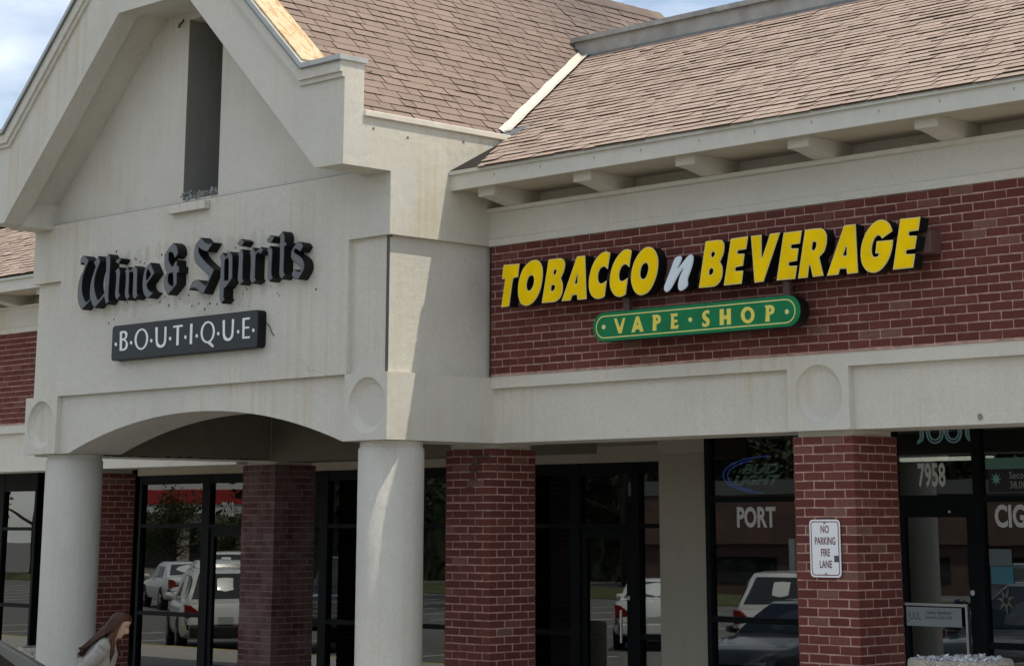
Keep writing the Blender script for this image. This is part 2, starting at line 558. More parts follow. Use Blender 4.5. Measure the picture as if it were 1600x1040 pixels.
# ---- traced sign lettering, millimetres in the sign plane (x, z)
WINE=[
 ('W',[([-19018,2680,-19028,2720,-19015,2752,-18979,2770,-18940,2767,-18900,2745,-18860,2713,-18888,2676,-18927,2615,-18959,2546,-18968,2468,-18962,2396,-18934,2337,-18898,2292,-18875,2274,-18811,2303,-18820,2371,-18816,2427,-18798,2511,-18766,2573,-18730,2630,-18769,2684,-18686,2744,-18644,2687,-18666,2650,-18710,2582,-18735,2513,-18740,2450,-18724,2385,-18698,2333,-18666,2289,-18651,2278,-18548,2350,-18540,2406,-18536,2511,-18545,2689,-18562,2715,-18500,2748,-18470,2718,-18462,2682,-18462,2576,-18465,2470,-18469,2365,-18466,2302,-18461,2274,-18445,2258,-18506,2222,-18531,2265,-18550,2305,-18709,2200,-18755,2232,-18795,2288,-18947,2199,-19001,2242,-19035,2302,-19049,2374,-19048,2446,-19032,2516,-19005,2564,-18965,2611,-18943,2652,-18952,2689,-18979,2698,-19003,2686],[])]),
 ('i',[([-18368,2561,-18310,2595,-18284,2568,-18274,2525,-18281,2456,-18282,2372,-18279,2330,-18252,2299,-18313,2252,-18344,2286,-18355,2322,-18349,2391,-18346,2461,-18351,2532],[]),([-18377,2664,-18312,2693,-18262,2675,-18307,2630,-18331,2630],[])]),
 ('n',[([-18197,2543,-18139,2584,-18106,2543,-18013,2584,-17975,2556,-17966,2514,-17966,2430,-17960,2347,-17956,2298,-17936,2275,-17993,2236,-18031,2269,-18040,2305,-18039,2367,-18043,2506,-18057,2528,-18110,2519,-18107,2442,-18108,2358,-18104,2310,-18080,2277,-18131,2239,-18163,2272,-18179,2315,-18174,2377,-18171,2447,-18177,2524],[])]),
 ('e',[([-17746,2594,-17662,2482,-17791,2380,-17784,2350,-17751,2317,-17714,2297,-17665,2290,-17750,2231,-17792,2243,-17835,2276,-17860,2320,-17871,2380,-17867,2440,-17858,2487,-17843,2527,-17805,2563],[[-17782,2533,-17732,2470,-17794,2416,-17806,2441,-17805,2494]])]),
 ('&',[([-17361,2760,-17313,2731,-17284,2691,-17277,2650,-17289,2627,-17336,2600,-17346,2625,-17366,2654,-17401,2668,-17432,2664,-17433,2633,-17431,2598,-17411,2563,-17380,2533,-17346,2526,-17336,2556,-17289,2583,-17283,2524,-17248,2516,-17246,2450,-17280,2449,-17276,2337,-17418,2240,-17461,2274,-17493,2324,-17504,2372,-17500,2433,-17456,2464,-17495,2522,-17508,2591,-17508,2653,-17466,2691,-17411,2734],[[-17410,2453,-17352,2455,-17342,2387,-17338,2325,-17385,2339,-17421,2366,-17432,2407,-17426,2441]])]),
 ('S',[([-16898,2771,-16857,2740,-16822,2715,-16771,2698,-16732,2697,-16697,2702,-16785,2617,-16839,2631,-16885,2648,-16936,2673,-16928,2629,-16892,2585,-16834,2540,-16753,2486,-16662,2432,-16825,2206,-16881,2223,-16927,2253,-16979,2274,-17029,2274,-17073,2261,-17053,2296,-17027,2328,-16989,2348,-16945,2355,-16899,2344,-16853,2317,-16802,2290,-16781,2298,-16755,2339,-16749,2372,-16827,2425,-16942,2499,-16984,2532,-17005,2575,-17012,2629,-16999,2682,-16978,2714,-16935,2747],[])]),
 ('p',[([-16539,2588,-16489,2548,-16427,2589,-16384,2556,-16376,2527,-16373,2455,-16368,2325,-16472,2242,-16496,2236,-16496,2149,-16474,2129,-16529,2090,-16560,2125,-16568,2161,-16568,2269,-16565,2377,-16567,2486,-16574,2530,-16589,2549],[[-16499,2509,-16453,2530,-16439,2489,-16437,2402,-16435,2309,-16495,2314,-16499,2408]])]),
 ('i',[([-16302,2556,-16240,2594,-16215,2570,-16208,2541,-16209,2455,-16207,2348,-16202,2304,-16183,2282,-16239,2247,-16270,2274,-16286,2304,-16284,2390,-16279,2461,-16283,2533],[]),([-16313,2658,-16251,2696,-16189,2668,-16236,2622,-16277,2630],[])]),
 ('r',[([-16111,2554,-16055,2595,-16018,2549,-15935,2588,-15893,2555,-15948,2514,-15967,2541,-16011,2520,-16013,2438,-16013,2332,-16012,2296,-15988,2273,-16049,2243,-16079,2266,-16094,2303,-16090,2374,-16090,2445,-16097,2517],[])]),
 ('i',[([-15850,2551,-15797,2587,-15771,2563,-15755,2530,-15758,2451,-15762,2359,-15754,2303,-15729,2279,-15786,2241,-15817,2271,-15826,2302,-15826,2364,-15823,2456,-15827,2525],[]),([-15852,2648,-15795,2689,-15727,2667,-15778,2613,-15823,2620],[])]),
 ('t',[([-15668,2668,-15611,2708,-15585,2681,-15574,2649,-15575,2603,-15543,2597,-15551,2558,-15577,2559,-15576,2465,-15577,2374,-15573,2318,-15549,2289,-15605,2249,-15636,2281,-15647,2318,-15645,2379,-15644,2471,-15646,2564,-15664,2572,-15665,2596,-15645,2604,-15647,2647],[])]),
 ('s',[([-15383,2589,-15335,2578,-15305,2557,-15290,2534,-15339,2486,-15370,2505,-15409,2521,-15431,2511,-15413,2484,-15359,2458,-15310,2427,-15280,2391,-15271,2354,-15277,2315,-15354,2230,-15407,2238,-15442,2259,-15462,2294,-15416,2330,-15372,2311,-15338,2302,-15324,2316,-15335,2344,-15374,2372,-15423,2397,-15463,2428,-15477,2463,-15468,2508,-15430,2553],[])]),
]
BOUT=[
 ('B',[([-18252,1929,-18193,1932,-18137,1922,-18116,1897,-18123,1865,-18152,1841,-18120,1823,-18099,1790,-18109,1754,-18149,1733,-18242,1732],[[-18213,1910,-18173,1912,-18152,1888,-18160,1862,-18209,1851],[-18207,1833,-18166,1831,-18136,1803,-18143,1766,-18178,1749,-18202,1748]])]),
 ('O',[([-17749,1822,-17753,1798,-17762,1776,-17776,1757,-17796,1741,-17818,1730,-17843,1723,-17870,1722,-17896,1726,-17921,1736,-17943,1750,-17961,1768,-17975,1789,-17983,1812,-17985,1836,-17981,1859,-17972,1882,-17957,1901,-17938,1917,-17915,1928,-17890,1934,-17863,1935,-17837,1931,-17813,1922,-17791,1907,-17772,1889,-17759,1868,-17751,1845],[[-17783,1824,-17786,1804,-17793,1785,-17803,1769,-17817,1755,-17833,1746,-17851,1740,-17869,1739,-17888,1742,-17905,1750,-17921,1761,-17934,1776,-17943,1794,-17949,1814,-17950,1834,-17948,1854,-17941,1872,-17930,1889,-17917,1902,-17901,1912,-17883,1918,-17864,1919,-17845,1915,-17828,1907,-17812,1896,-17800,1881,-17790,1863,-17785,1844]])]),
 ('U',[([-17633,1932,-17591,1931,-17586,1817,-17574,1775,-17537,1747,-17497,1755,-17474,1789,-17475,1928,-17443,1928,-17439,1818,-17445,1767,-17474,1733,-17535,1723,-17589,1739,-17615,1777,-17622,1829],[])]),
 ('T',[([-17329,1927,-17173,1929,-17168,1910,-17230,1908,-17226,1731,-17267,1731,-17269,1909,-17328,1908],[])]),
 ('I',[([-17045,1929,-17007,1929,-17005,1729,-17043,1730],[])]),
 ('Q',[([-16639,1822,-16643,1798,-16652,1777,-16667,1757,-16686,1742,-16708,1731,-16732,1724,-16758,1723,-16783,1727,-16807,1737,-16829,1750,-16846,1768,-16859,1789,-16867,1812,-16869,1836,-16865,1860,-16856,1882,-16841,1901,-16822,1916,-16800,1928,-16775,1934,-16749,1935,-16724,1930,-16700,1921,-16679,1907,-16661,1889,-16649,1868,-16641,1845],[[-16671,1824,-16674,1804,-16681,1786,-16691,1770,-16705,1756,-16721,1747,-16739,1741,-16757,1740,-16776,1744,-16793,1751,-16808,1763,-16821,1778,-16830,1795,-16835,1814,-16837,1834,-16834,1854,-16827,1872,-16816,1888,-16802,1902,-16786,1911,-16769,1917,-16750,1918,-16732,1914,-16714,1907,-16699,1895,-16687,1880,-16678,1863,-16672,1843]]),([-16754,1723,-16704,1733,-16645,1687,-16667,1675],[])]),
 ('U',[([-16519,1929,-16483,1929,-16478,1815,-16467,1774,-16433,1747,-16395,1754,-16374,1788,-16371,1929,-16338,1928,-16340,1811,-16347,1766,-16378,1733,-16432,1724,-16482,1740,-16507,1776,-16513,1822],[])]),
 ('E',[([-16207,1927,-16094,1929,-16093,1910,-16171,1908,-16170,1842,-16099,1842,-16099,1825,-16171,1824,-16170,1749,-16085,1749,-16084,1730,-16200,1731],[])]),
 ('dot',[([-18295,1802,-18297,1792,-18304,1786,-18314,1784,-18325,1787,-18333,1794,-18337,1804,-18335,1813,-18328,1820,-18317,1822,-18307,1819,-18299,1811],[])]),
 ('dot',[([-18024,1801,-18026,1792,-18033,1785,-18043,1784,-18054,1787,-18061,1794,-18065,1804,-18063,1813,-18056,1820,-18046,1822,-18036,1818,-18028,1811],[])]),
 ('dot',[([-17674,1801,-17676,1792,-17683,1786,-17692,1784,-17702,1787,-17710,1794,-17714,1804,-17712,1813,-17705,1819,-17695,1821,-17685,1818,-17677,1811],[])]),
 ('dot',[([-17354,1803,-17356,1794,-17363,1787,-17372,1785,-17382,1788,-17390,1796,-17393,1805,-17391,1814,-17384,1821,-17375,1823,-17365,1819,-17357,1812],[])]),
 ('dot',[([-17099,1802,-17101,1792,-17107,1786,-17117,1784,-17126,1787,-17134,1794,-17137,1804,-17135,1813,-17129,1819,-17119,1821,-17109,1818,-17102,1811],[])]),
 ('dot',[([-16913,1802,-16915,1793,-16921,1787,-16930,1785,-16940,1788,-16947,1795,-16950,1805,-16948,1814,-16942,1820,-16933,1822,-16923,1819,-16916,1812],[])]),
 ('dot',[([-16565,1803,-16567,1794,-16573,1788,-16582,1786,-16592,1789,-16599,1796,-16602,1805,-16600,1814,-16593,1820,-16584,1822,-16575,1819,-16568,1812],[])]),
 ('dot',[([-16251,1801,-16253,1792,-16259,1786,-16268,1784,-16277,1787,-16284,1794,-16287,1803,-16285,1812,-16279,1818,-16270,1820,-16261,1817,-16254,1810],[])]),
 ('dot',[([-16015,1800,-16017,1791,-16024,1785,-16032,1783,-16041,1786,-16048,1793,-16051,1802,-16049,1811,-16043,1817,-16034,1819,-16025,1816,-16018,1809],[])]),
]
TOB=[
 ('T',[([-13752,2324,-13547,2319,-13567,2197,-13619,2196,-13635,2177,-13682,1939,-13783,1936,-13731,2193,-13774,2197],[])]),
 ('O',[([-13345,2336,-13306,2327,-13270,2293,-13251,2247,-13250,2196,-13259,2130,-13279,2065,-13314,2007,-13361,1960,-13416,1934,-13463,1929,-13511,1943,-13543,1979,-13562,2031,-13565,2087,-13557,2148,-13535,2208,-13503,2262,-13455,2303,-13400,2329],[[-13388,2202,-13365,2189,-13357,2160,-13365,2116,-13384,2084,-13408,2064,-13432,2063,-13451,2078,-13457,2107,-13449,2151,-13428,2189]])]),
 ('B',[([-13173,2323,-13026,2323,-12992,2310,-12973,2284,-12971,2245,-12985,2202,-13004,2171,-13023,2142,-13004,2104,-12998,2065,-13005,2016,-13024,1979,-13055,1954,-13097,1938,-13260,1939],[[-13104,2226,-13084,2228,-13073,2215,-13079,2196,-13092,2181,-13108,2180,-13115,2196],[-13139,2088,-13108,2091,-13093,2078,-13097,2057,-13112,2041,-13139,2035,-13147,2049]])]),
 ('A',[([-12819,2321,-12722,2320,-12708,1934,-12816,1934,-12822,1981,-12880,1981,-12905,1936,-13013,1937],[[-12822,2155,-12812,2152,-12817,2080,-12852,2081]])]),
 ('C',[([-12417,2316,-12451,2176,-12479,2199,-12503,2203,-12536,2189,-12561,2155,-12569,2114,-12562,2077,-12542,2058,-12517,2057,-12489,2066,-12464,2079,-12490,1941,-12523,1929,-12572,1925,-12612,1935,-12649,1965,-12673,2014,-12678,2069,-12668,2134,-12642,2204,-12605,2260,-12559,2301,-12510,2327,-12461,2332],[])]),
 ('C',[([-12164,2314,-12195,2172,-12222,2196,-12250,2201,-12282,2185,-12306,2152,-12317,2105,-12308,2069,-12284,2056,-12256,2062,-12232,2072,-12212,2082,-12242,1940,-12278,1926,-12322,1924,-12361,1937,-12397,1970,-12421,2019,-12426,2072,-12415,2137,-12390,2200,-12349,2259,-12300,2302,-12252,2328,-12204,2330],[])]),
 ('O',[([-11959,2328,-11917,2312,-11883,2274,-11862,2225,-11860,2178,-11870,2109,-11891,2053,-11927,1992,-11974,1943,-12022,1924,-12069,1920,-12111,1936,-12146,1974,-12169,2028,-12175,2076,-12163,2146,-12138,2208,-12094,2266,-12046,2306,-12003,2326],[[-12001,2195,-11982,2186,-11970,2159,-11975,2124,-11991,2084,-12011,2060,-12035,2053,-12058,2066,-12069,2097,-12061,2143,-12037,2182]])]),
 ('n',[([-11605,2218,-11591,2204,-11596,2181,-11639,2119,-11632,2116,-11551,2187,-11509,2215,-11482,2220,-11463,2201,-11464,2169,-11477,2124,-11506,2063,-11531,2013,-11529,1972,-11539,1952,-11578,1929,-11612,1922,-11633,1935,-11639,1965,-11631,2006,-11609,2056,-11574,2103,-11580,2107,-11609,2082,-11658,2024,-11708,1960,-11743,1931,-11775,1924,-11793,1940,-11795,1966,-11777,2007,-11740,2072,-11704,2138,-11675,2193,-11647,2214],[])]),
 ('B',[([-11323,2316,-11165,2314,-11138,2301,-11124,2276,-11124,2238,-11135,2192,-11156,2158,-11173,2129,-11154,2101,-11147,2065,-11151,2019,-11171,1974,-11205,1944,-11246,1930,-11407,1930],[[-11258,2220,-11234,2221,-11223,2208,-11228,2190,-11246,2176,-11262,2178,-11265,2199],[-11285,2080,-11262,2086,-11245,2073,-11249,2047,-11266,2032,-11293,2029,-11294,2056]])]),
 ('E',[([-11048,2313,-10867,2316,-10890,2211,-10972,2209,-10985,2197,-10980,2180,-10908,2175,-10929,2077,-11003,2071,-11013,2056,-11007,2039,-10927,2037,-10948,1930,-11136,1930],[])]),
 ('V',[([-10834,2314,-10725,2315,-10729,2133,-10721,2127,-10633,2314,-10531,2315,-10717,1929,-10809,1927],[])]),
 ('E',[([-10493,2309,-10308,2310,-10333,2206,-10413,2205,-10426,2189,-10417,2173,-10348,2169,-10368,2069,-10444,2065,-10454,2051,-10447,2034,-10367,2030,-10392,1925,-10579,1927],[])]),
 ('R',[([-10275,2312,-10118,2310,-10085,2292,-10063,2254,-10062,2205,-10074,2157,-10096,2116,-10134,2086,-10142,2074,-10106,1928,-10212,1926,-10232,2019,-10246,2023,-10266,1926,-10360,1926],[[-10201,2207,-10173,2207,-10164,2190,-10171,2161,-10186,2140,-10207,2139,-10213,2154]])]),
 ('A',[([-9885,2310,-9775,2309,-9769,1923,-9873,1921,-9877,1964,-9941,1969,-9962,1924,-10072,1924],[[-9876,2139,-9867,2132,-9872,2069,-9909,2069]])]),
 ('G',[([-9517,2319,-9475,2302,-9441,2263,-9427,2219,-9528,2170,-9538,2189,-9559,2200,-9585,2190,-9612,2154,-9628,2107,-9628,2059,-9614,2037,-9597,2032,-9571,2036,-9559,2056,-9595,2060,-9578,2154,-9424,2151,-9435,2090,-9460,2027,-9499,1971,-9551,1928,-9602,1911,-9646,1915,-9688,1936,-9723,1984,-9736,2045,-9730,2111,-9706,2181,-9667,2243,-9613,2292,-9561,2317],[])]),
 ('E',[([-9347,2307,-9161,2305,-9185,2202,-9266,2200,-9278,2185,-9269,2168,-9201,2162,-9225,2064,-9298,2060,-9311,2043,-9303,2028,-9225,2024,-9249,1919,-9435,1919],[])]),
]
VAPE=[
 ('V',[([-12389,1741,-12359,1742,-12321,1659,-12283,1738,-12255,1740,-12302,1608,-12336,1608],[])]),
 ('A',[([-12132,1740,-12099,1742,-12045,1609,-12087,1607,-12096,1631,-12136,1631,-12147,1609,-12187,1608],[[-12115,1695,-12106,1670,-12127,1668]])]),
 ('P',[([-11945,1740,-11884,1741,-11851,1723,-11846,1695,-11861,1669,-11898,1659,-11899,1606,-11944,1607,-11936,1714],[[-11901,1714,-11884,1711,-11881,1696,-11901,1686]])]),
 ('E',[([-11740,1738,-11656,1737,-11663,1710,-11697,1715,-11699,1687,-11660,1682,-11662,1659,-11694,1664,-11697,1634,-11646,1639,-11657,1607,-11737,1609,-11729,1715],[])]),
 ('S',[([-11307,1737,-11310,1705,-11336,1714,-11349,1708,-11344,1692,-11313,1668,-11305,1645,-11313,1617,-11339,1603,-11372,1605,-11387,1612,-11384,1644,-11364,1630,-11343,1628,-11345,1644,-11371,1665,-11385,1688,-11382,1717,-11361,1734,-11332,1740],[])]),
 ('H',[([-11195,1738,-11150,1737,-11152,1683,-11119,1683,-11120,1736,-11075,1736,-11077,1605,-11122,1605,-11118,1651,-11153,1652,-11154,1605,-11198,1606],[])]),
 ('O',[([-10826,1665,-10829,1647,-10837,1631,-10849,1618,-10864,1608,-10881,1602,-10900,1601,-10918,1605,-10936,1613,-10950,1625,-10961,1640,-10968,1657,-10970,1674,-10967,1692,-10959,1708,-10947,1721,-10932,1731,-10914,1737,-10895,1738,-10877,1734,-10860,1726,-10845,1714,-10834,1699,-10828,1682],[[-10861,1667,-10863,1657,-10866,1647,-10872,1640,-10880,1634,-10888,1630,-10897,1630,-10906,1632,-10915,1636,-10922,1643,-10927,1652,-10930,1661,-10931,1672,-10930,1682,-10926,1691,-10920,1699,-10913,1705,-10904,1708,-10895,1709,-10886,1707,-10877,1703,-10870,1696,-10865,1687,-10862,1677]])]),
 ('P',[([-10717,1734,-10650,1733,-10623,1717,-10616,1691,-10632,1665,-10670,1655,-10672,1601,-10716,1603,-10706,1707],[[-10672,1710,-10655,1705,-10655,1684,-10674,1677]])]),
 ('dot',[([-12490,1675,-12492,1666,-12499,1659,-12508,1656,-12518,1656,-12527,1661,-12533,1668,-12535,1677,-12532,1686,-12526,1693,-12517,1697,-12507,1696,-12498,1691,-12492,1684],[])]),
 ('dot',[([-11497,1672,-11499,1663,-11505,1657,-11514,1654,-11523,1654,-11531,1659,-11536,1666,-11538,1675,-11536,1683,-11530,1690,-11522,1693,-11513,1692,-11504,1688,-11499,1681],[])]),
 ('dot',[([-10472,1667,-10474,1659,-10480,1652,-10488,1649,-10497,1649,-10505,1654,-10510,1661,-10512,1670,-10510,1679,-10504,1685,-10496,1689,-10487,1688,-10479,1683,-10474,1676],[])]),
]

# ================================================================ SETTING
def ground():
    box("parking_lot", M_ASPH, -260, 160, -260, 11.45, LOT - 0.3, LOT)["kind"] = "structure"
    w = MB().box(-140, 60, 11.60, 18.2, WALK - 0.3, WALK).obj("pavement", M_CONC)
    w["kind"] = "structure"
    k = MB().box(-140, 60, 11.45, 11.598, LOT - 0.3, WALK + 0.002).obj("kerb", M_YPAINT, bevel=0.02)
    k["kind"] = "structure"
    ln = MB()
    for i in range(-34, 12):                       # stall lines along the shops
        ln.box(i * 2.75 - 0.05, i * 2.75 + 0.05, 5.9, 11.2, LOT, LOT + 0.004)
    for i in range(-40, 12):
        ln.box(i * 2.75 - 0.05, i * 2.75 + 0.05, -12.5, -2.0, LOT, LOT + 0.004)
    q = ln.obj("stall_markings", M_PAINT); q["kind"] = "structure"
    rd = MB().box(-260, 160, -31, -22.5, LOT, LOT + 0.004).obj("road", simple("road_asphalt", (0.16, 0.155, 0.15), 0.9, grain=0.2, gscale=2), None)
    rd["kind"] = "structure"
ground()

def grass_strip():
    m, t, b = node_mat("lawn")
    b.inputs['Roughness'].default_value = 0.95
    t.links.new(ramp(t, noise(t, pos(t), 5, 6, 0.7), [(0.3, (0.045, 0.060, 0.015)), (0.7, (0.10, 0.115, 0.035))]), b.inputs['Base Color'])
    mb = MB()
    rnd = random.Random(3)
    nx, ny = 60, 5
    v = []
    for j in range(ny + 1):
        for i in range(nx + 1):
            edge = j in (0, ny)
            v.append((-220 + i * 340 / nx, -20.5 + j * 0.75 + rnd.uniform(-0.1, 0.1), LOT + (0.02 if edge else 0.22 + rnd.uniform(-0.04, 0.05))))
    f = [(j * (nx + 1) + i, j * (nx + 1) + i + 1, (j + 1) * (nx + 1) + i + 1, (j + 1) * (nx + 1) + i) for j in range(ny) for i in range(nx)]
    mb.add(v, f)
    o = mb.obj("grass_verge", m, smooth=True)
    tag(o, "green grass verge between the parking lot and the road", "grass", kind="stuff")
grass_strip()

# ================================================================ PORTICO
XR, XL, YF, YO = -14.200, -20.110, 12.540, 11.968
ZB, ZM1, ZM0 = 2.560, 1.330, 0.733
ZS = 3.180                      # ledge under the gable wall
XPR, XPL = -14.775, -19.553     # corner pier inner edges
BLKR, BLKL = -14.790, -19.500

port = empty("gabled_portico", (-17.15, 12.9, WALK))
tag(port, "tall cream stucco gabled portico with a wide arch, projecting from the shop row", "portico")
def pp(o):
    o.parent = port
    o.matrix_parent_inverse = Matrix.Translation(port.location).inverted()
    return o

def disc_pts(cx, cz, rx, rz, n=40):
    return [(cx + rx * math.cos(2 * math.pi * i / n), cz + rz * math.sin(2 * math.pi * i / n)) for i in range(n)]

def medallion_face(name, mat, x0, x1, z0, z1, y, thick, cx, cz, r, rin, depth=0.062):
    """slab in the XZ plane with a round dished medallion"""
    n = 48
    outer = disc_pts(cx, cz, r, r, n)
    mb = MB().prism([(x0, z0), (x1, z0), (x1, z1), (x0, z1)], y, y + thick, 'y', [outer])
    rings = []
    steps = [(r, 0.0), (r * 0.985, 0.014), (r * 0.94, depth * 0.55), (rin, depth), (rin * 0.5, depth + 0.002), (0.004, depth + 0.002)]
    b = len(mb.v)
    v, f = [], []
    for rr, dd in steps:
        for (px, pz) in disc_pts(cx, cz, rr, rr, n):
            v.append((px, y + dd, pz))
    for i in range(len(steps) - 1):
        for k in range(n):
            f.append((i * n + k, i * n + (k + 1) % n, (i + 1) * n + (k + 1) % n, (i + 1) * n + k))
    mb.add(v, f)
    return mb

# main front: band above the piers + centre panel
mb = MB().prism([(XL, ZB), (XPL, ZB), (XPL, ZM1), (XPR, ZM1), (XPR, ZB), (XR, ZB), (XR, ZS), (XL, ZS)], YF, YF + 0.30)
front_wall = pp(mb.obj("front_wall", M_ST))
# gable wall with the tall slot
SLX0, SLX1, SLZ0, SLZ1 = -17.452, -16.862, 3.215, 5.115
mb = MB().prism([(XL + 0.05, ZS), (XR - 0.05, ZS), (XR - 0.05, 3.42), (-17.2, 6.10), (XL + 0.05, 3.42)], YF + 0.045, YF + 0.30, 'y',
                [[(SLX0, SLZ0), (SLX1, SLZ0), (SLX1, SLZ1), (SLX0, SLZ1)]])
pp(mb.obj("gable_wall", M_ST))
mb = MB()
nY = YF + 0.047
mb.box(SLX0 + 0.001, SLX0 + 0.004, nY, YF + 1.1, SLZ0 + 0.001, SLZ1 - 0.001)
mb.box(SLX1 - 0.004, SLX1 - 0.001, nY, YF + 1.1, SLZ0 + 0.001, SLZ1 - 0.001)
mb.box(SLX0 + 0.005, SLX1 - 0.005, nY, YF + 1.1, SLZ0 + 0.001, SLZ0 + 0.004)
mb.box(SLX0 - 0.08, SLX1 + 0.08, YF + 1.101, YF + 1.18, SLZ0 - 0.08, SLZ1 + 0.08)
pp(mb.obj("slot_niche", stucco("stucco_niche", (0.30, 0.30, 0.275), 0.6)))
mb = MB()
mb.box(SLX0 + 0.001, SLX1 - 0.001, nY, YF + 1.1, SLZ1 - 0.0005, SLZ1 + 0.05)
pp(mb.obj("slot_lintel", M_ST))
pp(MB().prism([(-17.545, 3.072), (-16.925, 3.072), (-16.925, 3.158), (-17.545, 3.158)], YF - 0.075, YF, 'y').obj("slot_sill", M_ST, bevel=0.008))
# thin lead line where wall and gable meet
pp(MB().box(XL + 0.06, XR - 0.06, YF + 0.0, YF + 0.044, ZS + 0.0005, ZS + 0.005).obj("ledge_cap", M_DARKM))
# recessed corner piers
pp(MB().prism([(XPR + 0.0, YF + 0.055), (XR - 0.058, YF + 0.055), (XR - 0.058, 14.3), (XPR, 14.3)], ZM1 + 0.001, ZB - 0.001, 'z').obj("corner_pier", M_ST))
pp(MB().prism([(XL + 0.055, YF + 0.055), (XPL, YF + 0.055), (XPL, 15.9), (XL + 0.055, 15.9)], ZM1 + 0.001, ZB - 0.001, 'z').obj("corner_pier", M_ST))
# side walls above the band
for s, xa, xb, yend in ((1, XR - 0.35, XR, 14.3), (-1, XL, XL + 0.35, 15.9)):
    poly = [(12.2, 3.136), (YF, 3.136), (YF, ZS), (YF + 0.30, ZS), (YF + 0.30, ZB), (yend, ZB), (yend + 0.3, 3.60), (12.2, 3.60)]
    pp(MB().prism(poly, xa, xb, 'x').obj("side_wall", M_ST2 if s == 1 else M_ST))
# eave cap along the right side wall: thin metal drip above the stucco
pp(MB().prism([(XR - 0.30, 3.60), (XR + 0.03, 3.60), (XR + 0.03, 3.655), (XR - 0.16, 3.70), (XR - 0.30, 3.70)], 12.20, 14.06, 'y').obj("eave_coping", M_CAPL, bevel=0.006))
for yy, zz in ((12.32, 3.50), (12.74, 3.47), (13.45, 3.52), (12.28, 4.02)):
    pp(MB().tube([(XR - 0.01, yy, zz), (XR + 0.004, yy, zz)], 0.014, 8).obj("screw_cap", M_DARKM))

# raking gable fascia: outline of the front and its opening
KR, KL = (-14.735, 4.130), (-19.870, 4.185)
SR, SL = 0.930, 0.985
_ax = (KR[1] + SR * KR[0] - KL[1] + SL * KL[0]) / (SR + SL)
_az = KR[1] + SR * (KR[0] - _ax)
top_path = [(XR, KR[1]), KR, (_ax, _az), KL, (XL, KL[1])]

def offset_path(path, d):
    out = []
    n = len(path)
    for i in range(n):
        p = Vector(path[i])
        dirs = []
        if i > 0:
            dirs.append((p - Vector(path[i - 1])).normalized())
        if i < n - 1:
            dirs.append((Vector(path[i + 1]) - p).normalized())
        ns = [Vector((-q.y, q.x)) for q in dirs]          # left normal: path runs right to left, so left = down
        m = ns[0] if len(ns) == 1 else (ns[0] + ns[1]).normalized()
        k = 1.0 / max(m.dot(ns[0]), 0.3)
        q = p + m * d * k
        out.append((q.x, q.y))
    return out

open_in = [(-19.836, 3.166), (-17.842, 5.149), (-16.690, 5.149), (-14.593, 3.144)]
f_top = offset_path(top_path, 0.20)
poly = [(XR, 3.136)] + f_top + [(XL, 3.158)] + [open_in[0], open_in[1], open_in[2], open_in[3]]
pp(MB().prism(poly, YO, 12.20).obj("gable_fascia", M_ST))
# set-back soffit between fascia and wall
op2 = [(-19.80, 3.17), (-19.80, 3.36), (-17.86, 5.20), (-16.66, 5.20), (-14.63, 3.30), (-14.63, 3.15)]
poly2 = [(XR - 0.351, 3.15), (XR - 0.351, 3.60), (-17.2, 6.2), (XL + 0.351, 3.60), (XL + 0.351, 3.17)] + op2
pp(MB().prism(poly2, 12.2005, YF + 0.044).obj("gable_soffit", M_ST))
# mouldings and coping stacked along the top edge
def strip(d0, d1):
    a, b = offset_path(top_path, d0), offset_path(top_path, d1)
    return a + list(reversed(b))
pp(MB().prism(strip(0.155, 0.200), YO - 0.028, 12.20).obj("cove_moulding", M_ST))
pp(MB().prism(strip(0.046, 0.155), YO - 0.056, 12.20).obj("band_moulding", M_ST))
cap_path = [(XR + 0.022, KR[1])] + top_path[1:-1] + [(XL - 0.022, KL[1])]
a, b = offset_path(cap_path, 0.0), offset_path(cap_path, 0.046)
pp(MB().prism(a + list(reversed(b)), YO - 0.078, 12.225).obj("metal_coping", M_CAP))
pp(MB().prism(offset_path(cap_path, 0.046) + list(reversed(offset_path(cap_path, 0.056))), YO - 0.084, YO - 0.057).obj("drip_edge", M_DARKM))
# bare plywood where the coping sheet is missing
wa, wb = Vector(KR), Vector((_ax, _az))
wd = (wb - wa).normalized(); wn = Vector((-wd.y, wd.x)) * -1
p0, p1 = wa + wd * 0.045, wb
pp(MB().prism([tuple(p0 + wn * 0.001), tuple(p1 + wn * 0.001), tuple(p1 + wn * 0.02), tuple(p0 + wn * 0.02)], YO - 0.05, 12.26).obj("bare_plywood_strip", M_WOOD))
# arch beam
ARX0, ARX1, RISE = -19.33, -14.87, 0.352
cxa, half = (ARX0 + ARX1) / 2, (ARX1 - ARX0) / 2
Ra = half * half / (2 * RISE) + RISE / 2
aa = math.asin(half / Ra)
arc = [(cxa + Ra * math.sin(-aa + 2 * aa * i / 40), ZM0 + RISE - Ra + Ra * math.cos(-aa + 2 * aa * i / 40)) for i in range(41)]
poly = [(BLKL, ZM0)] + arc + [(BLKR, ZM0), (BLKR, ZM1), (BLKL, ZM1)]
pp(MB().prism(poly, YF + 0.055, 13.26).obj("arch_beam", M_ST))
